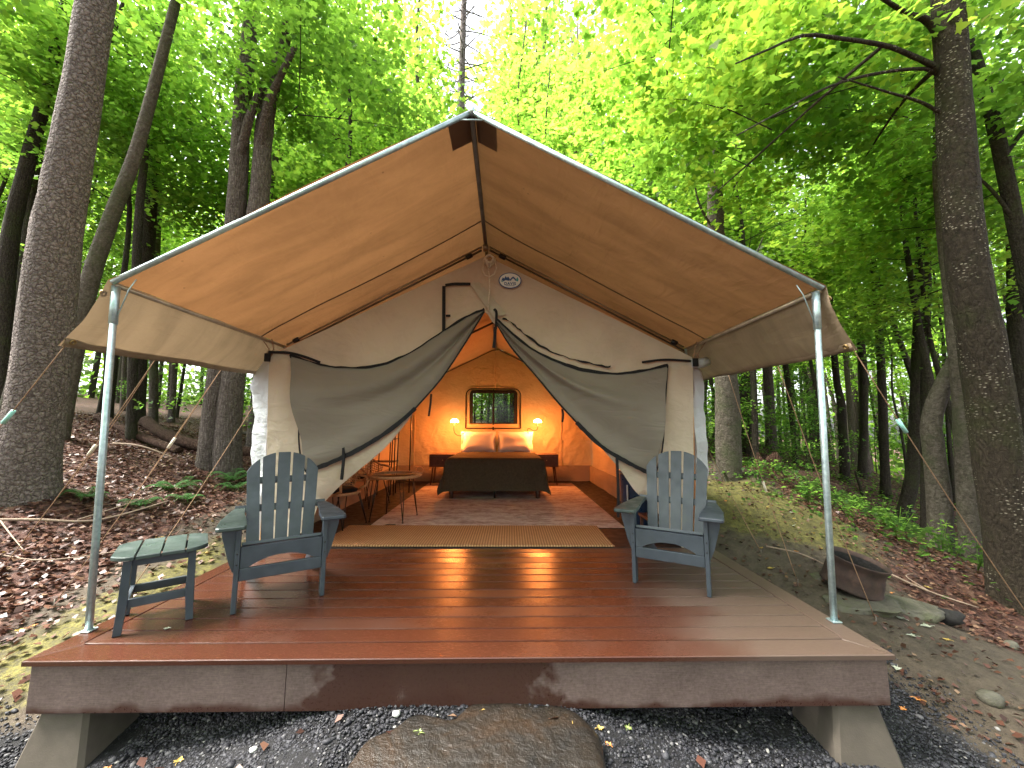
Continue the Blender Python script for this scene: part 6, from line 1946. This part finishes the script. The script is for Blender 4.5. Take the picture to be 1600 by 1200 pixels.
# dead sticks, logs and a stump on the slopes
def stick(pts, r, label, mat='twig', branches=(), name='fallen_branch', cat='branch', r1=None, lift=.02):
    P = [(x, y, gz(x, y) + lift + dz) for x, y, dz in pts]
    t = thing(name, label, cat, P[0])
    inv = Matrix.Translation(-Vector(P[0]))
    mb = MB(); tree_tube(mb, P, r, r1 if r1 else r * .4, 9, pts[0][0], 0, .14, 20)
    o = mb.build('stem', M[mat], t, False); o.matrix_parent_inverse = inv
    for bp in branches:
        Q = [(x, y, gz(x, y) + lift + dz) for x, y, dz in bp]
        mb = MB(); tree_tube(mb, Q, r * .5, r * .2, 6, bp[0][1], 0, .1, 12)
        o = mb.build('side_branch', M[mat], t, False); o.matrix_parent_inverse = inv
    return t
stick([(-5.6, 1.75, .0), (-4.9, 2.1, .03), (-4.45, 2.35, .02), (-4.0, 2.75, .12)], .018, 'pale bare branch lying below the big pine trunk', branches=[[(-4.6, 2.28, .02), (-4.35, 2.6, .1), (-4.2, 2.9, .16)], [(-5.1, 2.0, .03), (-4.8, 1.85, .03), (-4.4, 1.65, .02)]])
stick([(-5.0, 1.2, .0), (-4.6, 1.5, .02), (-4.1, 1.6, .02), (-3.5, 2.0, .02)], .010, 'thin crooked stick in the litter at the left, below the pale branch')
stick([(-9.3, 8.1, .08), (-8.0, 7.3, .06), (-6.6, 6.9, .08), (-5.6, 6.9, .04)], .15, 'rotting red-brown log lying behind the twin maple', 'dead_wood', (), 'fallen_log', 'log', .12, .05)
stick([(-9.6, 7.2, .05), (-8.2, 6.6, .05), (-6.7, 6.1, .05)], .10, 'nearer of the rotting logs left of the twin maple', 'dead_wood', (), 'fallen_log', 'log', .08, .03)
stick([(-8.7, 9.4, .1), (-6.9, 9.0, .25), (-5.8, 8.8, .3)], .05, 'grey pole-like log lying farthest back on the left slope', 'bark_grey', (), 'fallen_log', 'log', .04, .05)
stick([(-7.0, 5.0, .02), (-6.4, 4.9, .1), (-5.9, 5.0, .06)], .022, 'short bare branch propped left of the twin maple foot', 'twig')
stick([(4.45, 2.15, .02), (4.7, 1.95, .03), (5.05, 1.82, .02)], .012, 'bent pale stalk on red leaves right of the fire ring', 'twig', [[(4.7, 1.95, .03), (4.62, 2.1, .05), (4.8, 2.2, .04)]])
stick([(3.25, 2.35, .02), (3.5, 2.15, .05), (3.7, 2.0, .02)], .011, 'pale stick leaning on the back of the fire ring', 'twig')
stick([(4.15, .62, .02), (4.4, .72, .02), (4.75, .70, .03)], .010, 'forked pale twig on the dirt at the far right bottom', 'twig', [[(4.4, .72, .02), (4.42, .85, .08), (4.45, .95, .12)]])
stick([(9.2, 7.6, .0), (9.0, 7.3, .4), (8.6, 7.0, .9)], .05, 'broken dark branch leaning in the thicket right of the fly pole', 'bark_dark')
stk = thing('tree_stump', 'crumbling red-brown stump behind the green ground cover right of the tent', 'stump', (5.95, 6.15, gz(5.95, 6.15)))
mb = MB()
rows = []
for j in range(7):
    z = -.08 + j * .07
    rows.append([(( .26 - .012 * j + .05 * math.sin(a * 5 + 1)) * math.cos(a) * (1 + .5 * max(0, .1 - z)), (.24 + .05 * math.sin(a * 4)) * math.sin(a) * (1 + .5 * max(0, .1 - z)), z + (j == 6) * (.10 * math.sin(a * 3) + .06 * math.sin(a * 7))) for a in np.linspace(0, 2 * math.pi, 33)[:-1]])
rows.append([(p[0] * .7, p[1] * .7, .25) for p in rows[-1]])
rows.append([(p[0] * .05, p[1] * .05, .22) for p in rows[-1]])
mb.sheet(rows, False, None, True)
mb.build('trunk', M['dead_wood'], stk, False)
mound = blob_stone('earth_mound', 'red-brown leafy mound beside the crumbling stump', 'mound', (6.6, 6.6, gz(6.6, 6.6) - .1), 1.0, .5, .35, 3.3, M['dead_wood'], -.3, .9, 4)
